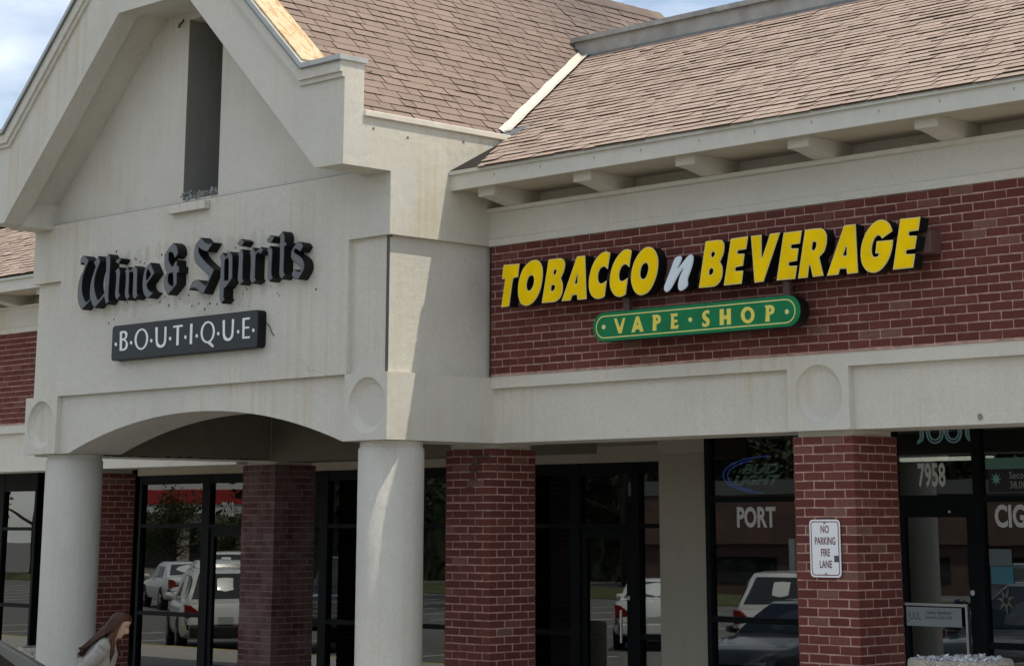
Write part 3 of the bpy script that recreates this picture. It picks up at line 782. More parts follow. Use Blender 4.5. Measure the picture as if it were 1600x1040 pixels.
# corner blocks with dished medallions
for x0, x1, cx in ((BLKR, XR, -14.476), (XL, BLKL, -19.805)):
    o = pp(medallion_face("m", M_ST, x0, x1, ZM0, ZM1, YF - 0.004, 0.14, cx, 1.040, 0.250, 0.185).obj("medallion_block", M_ST))
pp(box("side_beam", M_ST, BLKR, XR, YF + 0.1365, 14.50, ZM0, ZM1))
pp(box("side_beam", M_ST, XL, BLKL, YF + 0.1365, 16.03, ZM0 - 0.02, ZM1))
pp(box("beam_shade_sheet", M_SHADEBRN, BLKL + 0.0005, BLKL + 0.0035, 13.262, 15.43, ZM0 - 0.0195, ZM1 - 0.031))  # thin dark sheet standing in for shade on the beam's inner face
pp(box("back_beam", M_SHADEBRN, BLKL + 0.004, BLKR - 0.11, 15.44, 16.029, 0.702, ZM1 - 0.031))
pp(box("portico_ceiling", M_SHADEBRN, BLKL, BLKR, 13.26, 16.03, ZM1 - 0.03, ZM1 + 0.05))  # beam behind and ceiling coloured dark for the interior shade too
# dark seam of old sealant under the blocks
rnd = random.Random(5)
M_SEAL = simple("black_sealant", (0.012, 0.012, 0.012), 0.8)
y = 12.75
while y < 15.3:
    L = rnd.uniform(0.04, 0.16)
    za = ZM0 - 0.02 + rnd.uniform(0.002, 0.010)
    pp(box("old_sealant", M_SEAL, BLKL + 0.004, BLKL + 0.006, y, y + L, za, za + rnd.uniform(0.006, 0.016)))
    y += L + rnd.uniform(0.01, 0.10)

# bolt holes left by an older sign
HOLE_PTS = [(-18.01, 2.62), (-18.091, 2.641), (-18.529, 2.786), (-18.162, 2.673), (-18.185, 2.682), (-17.525, 2.352), (-17.168, 2.356), (-18.161, 2.362), (-18.709, 2.263), (-18.57, 2.427), (-17.877, 2.177), (-18.289, 2.239), (-18.362, 2.298), (-17.994, 2.251), (-17.225, 2.232), (-17.21, 2.161), (-16.95, 2.072), (-16.869, 2.123), (-16.754, 2.109), (-16.53, 2.161), (-16.348, 2.179), (-16.301, 2.237), (-16.28, 2.217), (-15.912, 2.219), (-15.801, 2.143), (-15.771, 2.117), (-16.251, 2.054), (-16.606, 2.614), (-16.484, 2.64), (-17.712, 2.68), (-17.627, 2.243), (-17.164, 2.119), (-18.518, 2.076), (-17.712, 2.197), (-17.049, 2.136), (-17.363, 2.204), (-17.555, 2.154), (-17.76, 2.259), (-15.229, 2.136), (-18.608, 2.043)]
mb = MB()
rnd = random.Random(11)
for hx, hz in HOLE_PTS:
    r_ = rnd.uniform(0.007, 0.015)
    mb = MB().prism(disc_pts(hx, hz, r_ * 0.9, r_, 9), YF - 0.0015, YF + 0.02)
    pp(mb.obj("bolt_hole", MATS.get("hole_dark") or simple("hole_dark", (0.075, 0.073, 0.068), 0.95)))

# corner strips (painted shadow lines, one black seam) and faint ghosts of the earlier letters
M_CORNSHADE = simple("corner_shadow_brown", (0.10, 0.095, 0.080), 0.9)
pp(box("corner_dark_strip", M_CORNSHADE, XR - 0.098, XR - 0.0585, YF + 0.0515, YF + 0.0548, ZM1 + 0.004, ZB - 0.002))  # dark strip painted for the shadow line at the pier's edge
pp(box("corner_dark_strip", M_SEAL, XR + 0.0005, XR + 0.010, 13.806, 13.8145, 1.345, 2.556))
pp(box("corner_dark_strip", M_CORNSHADE, XR - 0.0575, XR - 0.030, YF + 0.0565, YF + 0.0600, ZB - 0.020, ZB - 0.002))  # small corner shadow under the band, put in as a dark strip
M_GHOST = stucco("stucco_ghost", tuple(c * 0.90 for c in STUC), 1.0)
rnd = random.Random(29)
gx, gk = -18.66, 0
while gx < -15.90:
    for gz, hh in ((2.70, 0.085), (2.20, 0.10)):
        if rnd.random() < 0.8:
            rx, rz = rnd.uniform(0.045, 0.085), hh * rnd.uniform(0.75, 1.15)
            cx0, cz0 = gx + rnd.uniform(-0.03, 0.03), gz + rnd.uniform(-0.03, 0.03)
            ph = rnd.uniform(0, 6)
            blot = [(cx0 + rx * (1 + 0.14 * math.sin(3 * a + ph) + 0.08 * math.sin(7 * a)) * math.cos(a), cz0 + rz * (1 + 0.14 * math.sin(3 * a + ph) + 0.08 * math.sin(7 * a)) * math.sin(a)) for a in [2 * math.pi * i / 26 for i in range(26)]]
            pp(MB().prism(blot, YF - 0.0005 - 0.00003 * gk, YF + 0.01).obj("glue_stain", M_GHOST)); gk += 1
    gx += 0.175

# ================================================================ bricks
BW, BH, CR, JT = 0.2032, 0.0705, 0.0705, 0.0125
_bmesh_cache = {}
def brick_mesh(w, h, d, mat, var=0):
    key = (round(w, 4), round(h, 4), round(d, 4), mat.name, var)
    if key not in _bmesh_cache:
        b = bmesh.new()
        bmesh.ops.create_cube(b, size=1.0)
        for v in b.verts:
            v.co = Vector((v.co.x * w, v.co.y * d, v.co.z * h))
        bmesh.ops.bevel(b, geom=list(b.edges), offset=0.0035, segments=1, affect='EDGES')
        rv = random.Random(var * 77 + int(w * 1000))
        for v in b.verts:
            v.co += Vector((rv.uniform(-.0016, .0016), rv.uniform(-.001, .001), rv.uniform(-.0018, .0018)))
        me = bpy.data.meshes.new("brick")
        b.to_mesh(me); b.free()
        me.materials.append(mat)
        _bmesh_cache[key] = me
    return _bmesh_cache[key]

class BrickSet:
    def __init__(self, parent, mat, seed=1):
        self.parent, self.mat, self.rnd, self.items = parent, mat, random.Random(seed), []
    def put(self, c, w, d, part=True, pri=0.0):
        self.items.append((part, pri, Vector(c), w, d))
    def build(self, limit=300):
        inv = Matrix.Translation(self.parent.location).inverted() if self.parent else Matrix()
        parts = sorted([i for i in self.items if i[0]], key=lambda i: i[1])
        rest = [i for i in self.items if not i[0]] + parts[limit:]
        rd = self.rnd
        for (_, _, c, w, d) in parts[:limit]:
            o = bpy.data.objects.new("brick", brick_mesh(w, BH - JT, d, self.mat, rd.randrange(4)))
            o.location = c + Vector((rd.uniform(-.0015, .0015), rd.uniform(-.003, .0015), rd.uniform(-.0012, .0012)))
            o.rotation_euler = (rd.uniform(-.006, .006), rd.uniform(-.005, .005), rd.uniform(-.006, .006))
            link(o, self.parent)
            o.matrix_parent_inverse = inv
        if rest:
            mb = MB()
            for (_, _, c, w, d) in rest:
                me = brick_mesh(w, BH - JT, d, self.mat, rd.randrange(4))
                j = Vector((rd.uniform(-.0015, .0015), rd.uniform(-.003, .0015), rd.uniform(-.0012, .0012)))
                mb.add([v.co + c + j for v in me.vertices], [tuple(p.vertices) for p in me.polygons])
            o = mb.obj("bricks", self.mat, self.parent, fix=False)
            o.matrix_parent_inverse = inv
            o["kind"] = "stuff"

def brick_pillar(label, x0, y0, s, z0, z1, mat, zlow, cap_in=0.035, seed=1, mortar=None):
    """square pillar: corner x0,y0 (front left), side s"""
    root = empty("brick_pillar", (x0 + s / 2, y0 + s / 2, WALK))
    tag(root, label, "pillar", "brick pillars of the covered walk")
    inv = Matrix.Translation(root.location).inverted()
    def ch(o):
        o.parent = root; o.matrix_parent_inverse = inv; return o
    ch(box("mortar_core", mortar or M_MO, x0 + 0.006, x0 + s - 0.006, y0 + 0.006, y0 + s - 0.006, z0, z1 - 0.002))
    ch(box("stucco_cap", M_ST, x0 + cap_in, x0 + s - cap_in, y0 + cap_in, y0 + s - cap_in, z1 - 0.002, ZM0 - 0.001))
    bs = BrickSet(root, mat, seed)
    bl = (s + JT) / 3.0            # course module
    d = 0.092
    n = int((z1 - z0) / CR)
    for k in range(n):
        zc = z1 - (k + 0.5) * CR
        vis = zc > zlow
        odd = k % 2
        for i in range(3):
            u = (i + 0.5) * bl - JT / 2
            if odd:      # front and back rows are full stretchers
                bs.put((x0 + u, y0 + d / 2, zc), bl - JT, d, vis, -zc)
                bs.put((x0 + u, y0 + s - d / 2, zc), bl - JT, d, False)
            else:        # side rows are full stretchers (rotated bricks)
                bs.put((x0 + s - d / 2, y0 + u, zc), d, bl - JT, vis, -zc)
                bs.put((x0 + d / 2, y0 + u, zc), d, bl - JT, False)
        m0, m1 = d + JT, s - d - JT
        L = (m1 - m0 - JT) / 2
        for i in range(2):
            u = m0 + L / 2 + i * (L + JT)
            if odd:
                bs.put((x0 + s - d / 2, y0 + u, zc), d, L, vis, -zc)
                bs.put((x0 + d / 2, y0 + u, zc), d, L, False)
            else:
                bs.put((x0 + u, y0 + d / 2, zc), L, d, vis, -zc)
                bs.put((x0 + u, y0 + s - d / 2, zc), L, d, False)
    bs.build()
    return root

S6 = 0.605
PIL_P = brick_pillar("brick pillar bearing the no-parking sign", -10.746, 13.914, S6, WALK, 0.690, M_BR, -1.28, seed=21)
PIL_Q = brick_pillar("brick pillar with cracked joints right of the sunlit round column", -14.901, 13.914, S6, WALK, 0.690, M_BR, -1.45, seed=22)
PIL_R = brick_pillar("weathered whitish brick pillar under the arch, between the two round columns", -20.000, 15.430, S6, WALK, 0.672, M_BRW, -1.6, seed=23, mortar=M_MOP)
PIL_L = brick_pillar("dark brick pillar half hidden by the shaded round column, behind the woman", -23.62, 15.430, S6, WALK, 0.640, M_BR, -1.7, seed=24)

# cracked mortar joints high on the second pillar
mk = MB()
qx, qy, qs = -14.901, 13.914, S6
def crack(x0, x1, z, y=None):
    mk.box(x0, x1, (qy if y is None else y) - 0.006, (qy if y is None else y) + 0.004, z - 0.006, z + 0.006)
zt = 0.690
crack(qx + 0.38, qx + 0.60, zt - CR); crack(qx + 0.36, qx + 0.48, zt - 2 * CR); crack(qx + 0.34, qx + 0.44, zt - 3 * CR)
crack(qx + 0.34, qx + 0.43, zt - 4 * CR); crack(qx + 0.30, qx + 0.37, zt - 5 * CR)
mk.box(qx + 0.372, qx + 0.384, qy - 0.006, qy + 0.004, zt - 3 * CR, zt - CR)
mk.box(qx + qs - 0.004, qx + qs + 0.006, qy + 0.085, qy + 0.098, zt - CR, zt - 0.01)
mk.box(qx + qs - 0.004, qx + qs + 0.006, qy + 0.085, qy + 0.096, zt - 3 * CR, zt - 2 * CR)
o = mk.obj("mortar_crack", MATS["hole_dark"], PIL_Q); o.matrix_parent_inverse = Matrix.Translation(PIL_Q.location).inverted()

# ================================================================ round columns
def round_column(label, cx, cy, r):
    root = empty("round_column", (cx, cy, WALK))
    tag(root, label, "column", "round stucco columns of the portico")
    h = ZM0 - WALK
    MB().lathe([(r, 0.0), (r, h - 0.075), (r * 0.985, h - 0.066), (r * 0.955, h - 0.055), (r * 0.955, h - 0.002)], n=72).obj("shaft", M_STC, root, auto=35)
    MB().lathe([(r + 0.02, 0.0), (r + 0.02, 0.16), (r + 0.001, 0.18)], n=72, cap=False).obj("base_ring", M_STC, root, auto=35)
    return root
round_column("shaded round stucco column at the far left corner of the portico", -19.665, 12.900, 0.302)
round_column("round stucco column with a sunlit streak on its right side", -14.520, 12.880, 0.300)

# ================================================================ wings of the shop row
RM = 0.525                                   # roof pitch (rise / run)
def wing(side, x0, x1, dy, dz, med_x, brackets, labels, vis_fn, seed):
    out = {}
    yb, ybr, yk = 13.834 + dy, 13.895 + dy, 13.815 + dy
    # beam with ledge and medallion block
    bm_ = empty("stucco_beam", ((x0 + x1) / 2, yb + 0.3, 0.74 + dz)); tag(bm_, labels['beam'], "beam")
    binv = Matrix.Translation(bm_.location).inverted()
    def cb(o):
        o.parent = bm_; o.matrix_parent_inverse = binv; return o
    z0, z1, z2 = ZM0 + dz, 1.230 + dz, 1.341 + dz
    xs = sorted(med_x)
    edge = x0
    for mx in xs:
        cb(box("ledge", M_ST, edge, mx - 0.308, yb, ybr + 0.58, z1, z2))
        cb(box("recessed_panel", M_ST, edge, mx - 0.308, ybr, ybr + 0.58, z0, z1 - 0.0005))
        cb(medallion_face("m", M_ST, mx - 0.308, mx + 0.308, z0 - 0.001, z2, yb, 0.13, mx + 0.004, 1.018 + dz, 0.236, 0.180).obj("medallion_block", M_ST))
        cb(box("block_back", M_ST, mx - 0.307, mx + 0.307, yb + 0.131, ybr + 0.58, z0, z2))
        edge = mx + 0.308
    cb(box("ledge", M_ST, edge, x1, yb, ybr + 0.58, z1, z2))
    cb(box("recessed_panel", M_ST, edge, x1, ybr, ybr + 0.58, z0, z1 - 0.0005))
    # brick wall
    zk = 2.558 + dz
    bw = empty("brick_wall", ((x0 + x1) / 2, yk + 0.1, z2)); tag(bw, labels['wall'], "wall")
    inv = Matrix.Translation(bw.location).inverted()
    o = box("mortar_bed", M_MO, x0, x1, yk + 0.007, yk + 0.25, z2, zk); o.parent = bw; o.matrix_parent_inverse = inv
    bs = BrickSet(bw, M_BR, seed)
    n = int(math.ceil((zk - z2) / CR))
    for k in range(n):
        zc = zk - 0.004 - (k + 0.5) * CR
        if zc - CR / 2 < z2 - 0.03:
            continue
        x = x1 + (0.5 if k % 2 else 0.0) * BW
        while x > x0:
            xa, xb = max(x - BW + JT / 2, x0 + 0.004), min(x - JT / 2, x1)
            if xb - xa > 0.03:
                c = ((xa + xb) / 2, yk + 0.04, zc)
                bs.put(c, round(xb - xa, 3), 0.08, vis_fn(c), -c[0])
            x -= BW
    bs.build()
    # frieze + eave
    ev = empty("eave", ((x0 + x1) / 2, yk, 2.9 + dz)); tag(ev, labels['eave'], "eave")
    einv = Matrix.Translation(ev.location).inverted()
    def ce(o):
        o.parent = ev; o.matrix_parent_inverse = einv; return o
    z = lambda q: q + dz
    ce(MB().prism([(yk - 0.017, z(2.556)), (yk - 0.017, z(2.622)), (yk + 0.0, z(2.632)), (yk + 0.0, z(2.868)), (yk - 0.048, z(2.876)), (yk - 0.048, z(2.912)), (yk + 0.25, z(2.912)), (yk + 0.25, z(2.556))], x0, x1, 'x').obj("frieze_board", M_ST))
    ce(box("back_panel", M_ST, x0, x1, yk + 0.19, yk + 0.249, z(2.9125), z(3.044)))
    ce(box("soffit_board", M_SOFF, x0, x1, 13.318 + dy, yk + 0.25, z(3.045), z(3.075)))
    ce(box("fascia_board", M_TRIM, x0, x1, 13.285 + dy, 13.317 + dy, z(3.032), z(3.20)))
    ce(box("drip_edge", M_TRIM, x0, x1, 13.256 + dy, 13.2845 + dy, z(3.176), z(3.211)))
    pr = [(13.40, 3.0445), (13.40, 2.962), (13.47, 2.960), (13.56, 2.948), (13.65, 2.930), (13.74, 2.914), (14.0, 2.914), (14.0, 3.0445)]
    bme = MB().prism([(a + dy, b + dz) for a, b in pr], -0.105, 0.105, 'x').mesh("bracket", M_ST)
    for bx in brackets:
        o = bpy.data.objects.new("bracket", bme); o.location = (bx, 0, 0)
        link(o); ce(o)
    if side > 0:
        for nx in [-13.6 + 0.61 * i + random.uniform(-0.05, 0.05) for i in range(11)]:
            ce(MB().box(nx, nx + 0.014, 13.2842 + dy, 13.285 + dy, z(3.11), z(3.135)).obj("nail_mark", simple("nail_rust", (0.30, 0.30, 0.27), 0.9)))
    return out

SIGN_BOX = (-13.7, -8.95, 1.50, 2.48)
def vis_r(c):
    return c[0] < -7.75 and not (-13.2 < c[0] < -9.35 and 1.92 < c[2] < 2.36) and not (-12.55 < c[0] < -10.5 and 1.60 < c[2] < 1.78)
wing(1, XR, -5.2, 0.0, 0.0, [-10.415], [-13.835, -12.613, -11.41, -10.205, -8.97, -7.76],
     dict(beam="long pale stucco beam with a round medallion above the tobacco shop windows", wall="red brick wall carrying the yellow tobacco sign",
          eave="pale eave with square brackets above the tobacco shop's brick wall"), vis_r, 31)
def vis_l(c):
    return c[0] > -26.2
wing(-1, -31.0, XL - 0.005, 1.52, -0.045, [-23.3], [-21.3, -22.5, -23.72, -24.94, -26.1],
     dict(beam="pale stucco beam at the left edge, behind the portico", wall="red brick wall at the left edge, beside the portico",
          eave="short stretch of bracketed eave at the left edge"), vis_l, 32)

# ================================================================ roofs
EXPO, TABW = 0.127, 0.298
def clip(poly, a, b, c):
    """keep a*u+b*v<=c"""
    out = []
    n = len(poly)
    for i in range(n):
        p, q = poly[i], poly[(i + 1) % n]
        dp, dq = a * p[0] + b * p[1] - c, a * q[0] + b * q[1] - c
        if dp <= 0:
            out.append(p)
        if (dp < 0) != (dq < 0) and abs(dp - dq) > 1e-12:
            s = dp / (dp - dq)
            out.append((p[0] + s * (q[0] - p[0]), p[1] + s * (q[1] - p[1])))
    return out

THK = 0.0135
TVAR = (0.65, 0.82, 1.0)
def tab_mesh(name, mat, w, THK):
    L = EXPO + 0.03
    v = [(0, 0, 0), (w, 0, 0), (w, L, 0), (0, L, 0), (0, 0, THK), (w, 0, THK), (w, L, 0.004), (0, L, 0.004)]
    mb = MB().add(v, [(4, 5, 6, 7)])
    mb.f += [(0, 3, 2, 1), (0, 1, 5, 4), (1, 2, 6, 5), (2, 3, 7, 6), (3, 0, 4, 7)]; mb.m += [1] * 5
    return mb.mesh(name, [mat, M_SHE])

def shingle_roof(root, M, u0, u1, v1, halfplanes, mat, vis, pri, seed, extra=None):
    """M: matrix from (u along eave, v up slope, w normal) to world"""
    rd = random.Random(seed)
    inv = Matrix.Translation(root.location).inverted()
    widths = [TABW * k for k in (0.55, 0.8, 1.0, 1.0, 1.15)]
    thicks = [THK * k for k in TVAR]
    meshes = {(round(w, 4), k): tab_mesh("shingle", mat, w - 0.011, thicks[k]) for w in widths for k in range(len(thicks))}
    cand, rest = [], MB()
    L = EXPO + 0.03
    for r in range(int(v1 / EXPO) + 1):
        v = r * EXPO
        u = u0 - rd.uniform(0, TABW)
        hp = halfplanes(v)
        while u < u1:
            w = rd.choice(widths)
            tk = rd.randrange(len(thicks))
            dv = rd.uniform(-0.007, 0.007)
            lift = 0.0 if rd.random() < 0.7 else rd.uniform(0.0, 0.006)
            poly = [(u, v + dv), (u + w - 0.011, v + dv), (u + w - 0.011, v + dv + L), (u, v + dv + L)]
            cl = poly
            for h in hp:
                cl = clip(cl, *h)
                if len(cl) < 3:
                    break
            if len(cl) >= 3:
                full = len(cl) == 4 and all(abs(a[0] - b[0]) + abs(a[1] - b[1]) < 1e-6 for a, b in zip(cl, poly))
                c3 = M @ Vector((u + w / 2, v + L / 2, 0))
                if full and vis(c3):
                    cand.append((pri(c3), u, v + dv, w, lift, tk))
                else:
                    n = len(cl)
                    h = lambda q: thicks[tk] - (q[1] - v - dv) / L * (thicks[tk] - 0.004)
                    vv = [M @ Vector((q[0], q[1], 0)) for q in cl] + [M @ Vector((q[0], q[1], h(q) + lift)) for q in cl]
                    b0 = len(rest.v)
                    rest.add(vv, [tuple(range(n, 2 * n))])
                    ff = [tuple(range(n - 1, -1, -1))] + [(i, (i + 1) % n, n + (i + 1) % n, n + i) for i in range(n)]
                    rest.f += [tuple(b0 + i for i in q) for q in ff]; rest.m += [1] * len(ff)
            u += w
    cand.sort()
    for k, (_, u, v, w, lift, tk) in enumerate(cand):
        me = meshes[(round(w, 4), tk)]
        mat4 = M @ Matrix.Translation((u, v, 0)) @ Matrix.Rotation(math.atan2(-lift, L), 4, 'X')
        if k < 300:
            o = bpy.data.objects.new("shingle", me)
            link(o, root); o.matrix_parent_inverse = inv
            o.matrix_basis = mat4
        else:
            b0 = len(rest.v)
            rest.v += [tuple(mat4 @ x.co) for x in me.vertices]
            rest.f += [tuple(b0 + i for i in p.vertices) for p in me.polygons]; rest.m += [p.material_index for p in me.polygons]
    o = rest.obj("shingles", [mat, M_SHE], root); o.matrix_parent_inverse = inv
    o["kind"] = "stuff"

# right wing roof (faces the lot)
def frame(origin, ud, vd):
    ud, vd = Vector(ud).normalized(), Vector(vd).normalized()
    w = ud.cross(vd)
    return Matrix(((ud.x, vd.x, w.x, origin[0]), (ud.y, vd.y, w.y, origin[1]), (ud.z, vd.z, w.z, origin[2]), (0, 0, 0, 1)))
KG, CG = 0.95, 3.5235                                   # gable roof: z = CG + KG*(-14.2-x)
E0 = (0.0, 13.235, 3.2005)
cs = 1 / math.sqrt(1 + RM * RM)
MR = frame(E0, (1, 0, 0), (0, 1, RM))
def zr(y): return E0[2] + RM * (y - E0[1])
# valley on the right roof, in (u=x, v): CG+KG*(-14.2-x) = E0z + RM*cs*v
# keep x >= valley x :  -x - (RM*cs/KG) v <= -( -14.2 + (CG-E0z)/KG )
va = RM * cs / KG
vc = -(-14.2 + (CG - E0[2]) / KG)
vtop = (16.93 - E0[1]) / cs
v_wall = (3.69 - E0[2]) / (RM * cs)
def hp_r(v):
    h = [(-1, -va, vc - 0.075), (1, 0, -5.2), (0, 1, vtop)]
    if v < v_wall:
        h.append((-1, 0, -(XR + 0.004)))
    return h
rr = empty("shingle_roof", (-10, 14.5, 3.6)); tag(rr, "sunlit tan shingle roof above the tobacco shop", "roof")
def in_frame(c): return -15.6 < c.x < -7.6
THK = 0.0165
shingle_roof(rr, MR, -16.4, -5.2, vtop, hp_r, M_SHR, lambda c: in_frame(c) and c.z < 4.6 - (c.x + 7.9) * -0.0, lambda c: (c.length if c.z < 4.55 else 99), 41)
v8 = [(-16.6, E0[1], E0[2]), (-5.2, E0[1], E0[2]), (-5.2, 17.6, zr(17.6)), (-16.6, 17.6, zr(17.6))]
# deck just under the shingles, trimmed along the valley
dpoly = [(-5.2, 0.0), (-5.2, vtop + 0.3), (-vc - va * (vtop + 0.3) - 0.05, vtop + 0.3), (-vc - va * v_wall - 0.02, v_wall), (XR + 0.002, v_wall), (XR + 0.002, 0.0)]
mb = MB()
dv_ = [MR @ Vector((p[0], p[1] + 0.045, -0.001)) for p in dpoly] + [MR @ Vector((p[0], p[1] + 0.045, -0.008)) for p in dpoly]
n = len(dpoly)
mb.add(dv_, [tuple(range(n)), tuple(range(2 * n - 1, n - 1, -1))] + [(i, (i + 1) % n, n + (i + 1) % n, n + i) for i in range(n)])
o = mb.obj("roof_deck", M_DECK, rr); o.matrix_parent_inverse = Matrix.Translation(rr.location).inverted()

# left wing roof
rl = empty("shingle_roof", (-24, 16, 3.6)); tag(rl, "small patch of tan shingle roof at the left edge, below the gable", "roof")
ML = frame((0.0, 13.235 + 1.52, 3.2005 - 0.02), (1, 0, 0), (0, 1, RM))
shingle_roof(rl, ML, -30, XL, 2.6, lambda v: [(1, 0, XL - 0.004)], M_SHR, lambda c: c.x > -25.2 and c.z < 4.3, lambda c: -c.x, 43)
mb = MB()
q = [(-31.0, 0.004), (XL - 0.004, 0.004), (XL - 0.004, 3.2), (-31.0, 3.2)]
mb.add([ML @ Vector((a, b, -0.002)) for a, b in q] + [ML @ Vector((a, b, -0.02)) for a, b in q], [(0, 1, 2, 3), (7, 6, 5, 4), (0, 1, 5, 4), (1, 2, 6, 5), (2, 3, 7, 6), (3, 0, 4, 7)])
o = mb.obj("roof_deck", M_DECK, rl); o.matrix_parent_inverse = Matrix.Translation(rl.location).inverted()

# gable roof, slope facing right
rg = empty("shingle_roof", (-15.5, 15, 4.5)); tag(rg, "steep brown shingle roof behind the portico gable", "roof")
XE = -14.345
EG = (XE, 0.0, CG + KG * (-14.2 - XE) + 0.006)
MG = frame(EG, (0, 1, 0), (-1, 0, KG))
cg = 1 / math.sqrt(1 + KG * KG)
XRIDGE = -17.17
v_ridge = (XE - XRIDGE) / cg
v_vtop = ((5.15 - EG[2]) / (KG * cg))
# valley: y as a function of v on this plane: z = EGz + KG*cg*v = E0z + RM*(y-E0y)
def hp_g(v):
    h = [(-1, 0, -12.262), (0, 1, v_ridge)]
    if v < v_vtop - 0.02:
        # y <= E0y + (EGz - E0z + KG*cg*v)/RM - 0.075
        h.append((1, -KG * cg / RM, E0[1] + (EG[2] - E0[2]) / RM - 0.085))
    else:
        h.append((1, 0, 19.75))
    return h
THK = 0.0155
shingle_roof(rg, MG, 12.1, 19.8, v_ridge, hp_g, M_SHG, lambda c: c.z < 5.9 and c.y < 17.5, lambda c: c.length, 45)
dp = [(12.255, 0.0), (12.255, v_ridge), (19.75, v_ridge), (19.75, 0.3), (14.1, 0.0)]
mb = MB(); n = len(dp)
mb.add([MG @ Vector((a, b, -0.002)) for a, b in dp] + [MG @ Vector((a, b, -0.02)) for a, b in dp], [tuple(range(n)), tuple(range(2 * n - 1, n - 1, -1))] + [(i, (i + 1) % n, n + (i + 1) % n, n + i) for i in range(n)])
o = mb.obj("roof_deck", M_DECK, rg); rginv = Matrix.Translation(rg.location).inverted(); o.matrix_parent_inverse = rginv
# ridge caps and the far slope
zrid = CG + KG * (-14.2 - XRIDGE)
y = 12.3
capm = MB().prism([(-0.16, -0.135), (0, 0.015), (0.16, -0.135), (0.15, -0.145), (0, -0.01), (-0.15, -0.145)], 0.0, 0.30, 'y').mesh("ridge_cap", M_SHG)
while y < 19.6:
    o = bpy.data.objects.new("ridge_cap", capm); o.location = (XRIDGE, y, zrid + 0.016); o.rotation_euler = (0.02, 0, 0)
    link(o, rg); o.matrix_parent_inverse = rginv
    y += 0.23
mb = MB().add([(XRIDGE, 12.26, zrid), (XRIDGE, 19.75, zrid), (XRIDGE - 3.0, 19.75, zrid - 2.85), (XRIDGE - 3.0, 12.26, zrid - 2.85)], [(0, 1, 2, 3)])
mb.add([(XRIDGE, 19.75, zrid), (XE - 0.1, 20.4, EG[2]), (XRIDGE - 2.8, 20.4, EG[2])], [(0, 1, 2)])
o = mb.obj("far_slope", M_SHG, rg, fix=False); o.matrix_parent_inverse = rginv

# white valley flashing
vf = MB()
def vpt(z, off_x, up):
    x = -14.2 - (z - CG) / KG
    yv = E0[1] + (z - E0[2]) / RM
    return Vector((x, yv, z))
nL = Vector((KG, 0, 1)).normalized(); nRr = Vector((0, -RM, 1)).normalized()
pa, pb = vpt(3.69, 0, 0), vpt(5.13, 0, 0)
dvv = (pb - pa).normalized()
sL = nL.cross(dvv).normalized(); sR = nRr.cross(dvv).normalized()
if sL.z < 0: sL = -sL
if sR.z < 0: sR = -sR
pts0, pts1 = [], []
steps = 16
for i in range(steps + 1):
    c = pa.lerp(pb, i / steps)
    wv = 0.004 * math.sin(i * 2.3) + 0.003 * math.sin(i * 5.1)
    pts0.append([c + sL * (0.085 + wv) + nL * 0.034, c + sL * 0.012 + nL * 0.036, c + (nL + nRr) * 0.013, c + sR * 0.012 + nRr * 0.040, c + sR * (0.085 - wv) + nRr * 0.038])
v, f = [], []
for r_ in pts0: v += r_
for i in range(steps):
    for k in range(4):
        f.append((i * 5 + k, i * 5 + k + 1, i * 5 + 6 + k, i * 5 + 5 + k))
vf.add(v, f)
o = vf.obj("valley_flashing", M_FLASH); tag(o, "bright white metal flashing strip in the roof valley", "flashing")
# rumpled tar and sheet at the foot of the valley
mb = MB()
q = pa + Vector((0.0, -0.05, 0.0))
mb.add([q + Vector((-0.02, -0.38, -0.02)), q + Vector((0.05, -0.36, -0.06)), q + Vector((0.10, 0.02, -0.02)), q + Vector((0.30, 0.16, 0.10)), q + Vector((0.06, 0.10, 0.07)), q + Vector((-0.08, 0.02, 0.05))], [(0, 1, 2, 5), (2, 3, 4, 5)])
o = mb.obj("roofing_patch", M_DARKM); tag(o, "rumpled dark roofing patch at the foot of the valley flashing", "roof patch")

# screen wall behind the right roof
pw = empty("parapet_wall", (-10, 16.95, 5.1)); tag(pw, "grey parapet wall along the top of the tan roof", "wall")
pinv = Matrix.Translation(pw.location).inverted()
for nm, mt, a in (("wall_face", M_PARA, (-16.05, -2, 16.948, 17.2, 4.95, 5.342)), ("wall_coping", simple("galvanised_coping", (0.30, 0.31, 0.29), 0.6, grain=0.3, gscale=6), (-16.08, -2, 16.90, 17.25, 5.343, 5.398)),
                  ("base_flashing", M_DARKM, (-16.0, -2, 16.930, 16.947, 5.0, 5.175))):
    o = box(nm, mt, *a); o.parent = pw; o.matrix_parent_inverse = pinv
# flat roof and building mass behind
fr_ = box("flat_roof", M_PARA, -60, 30, 17.2, 34, 4.5, 4.9); tag(fr_, "flat roof deck behind the parapet", "roof"); fr_["kind"] = "structure"

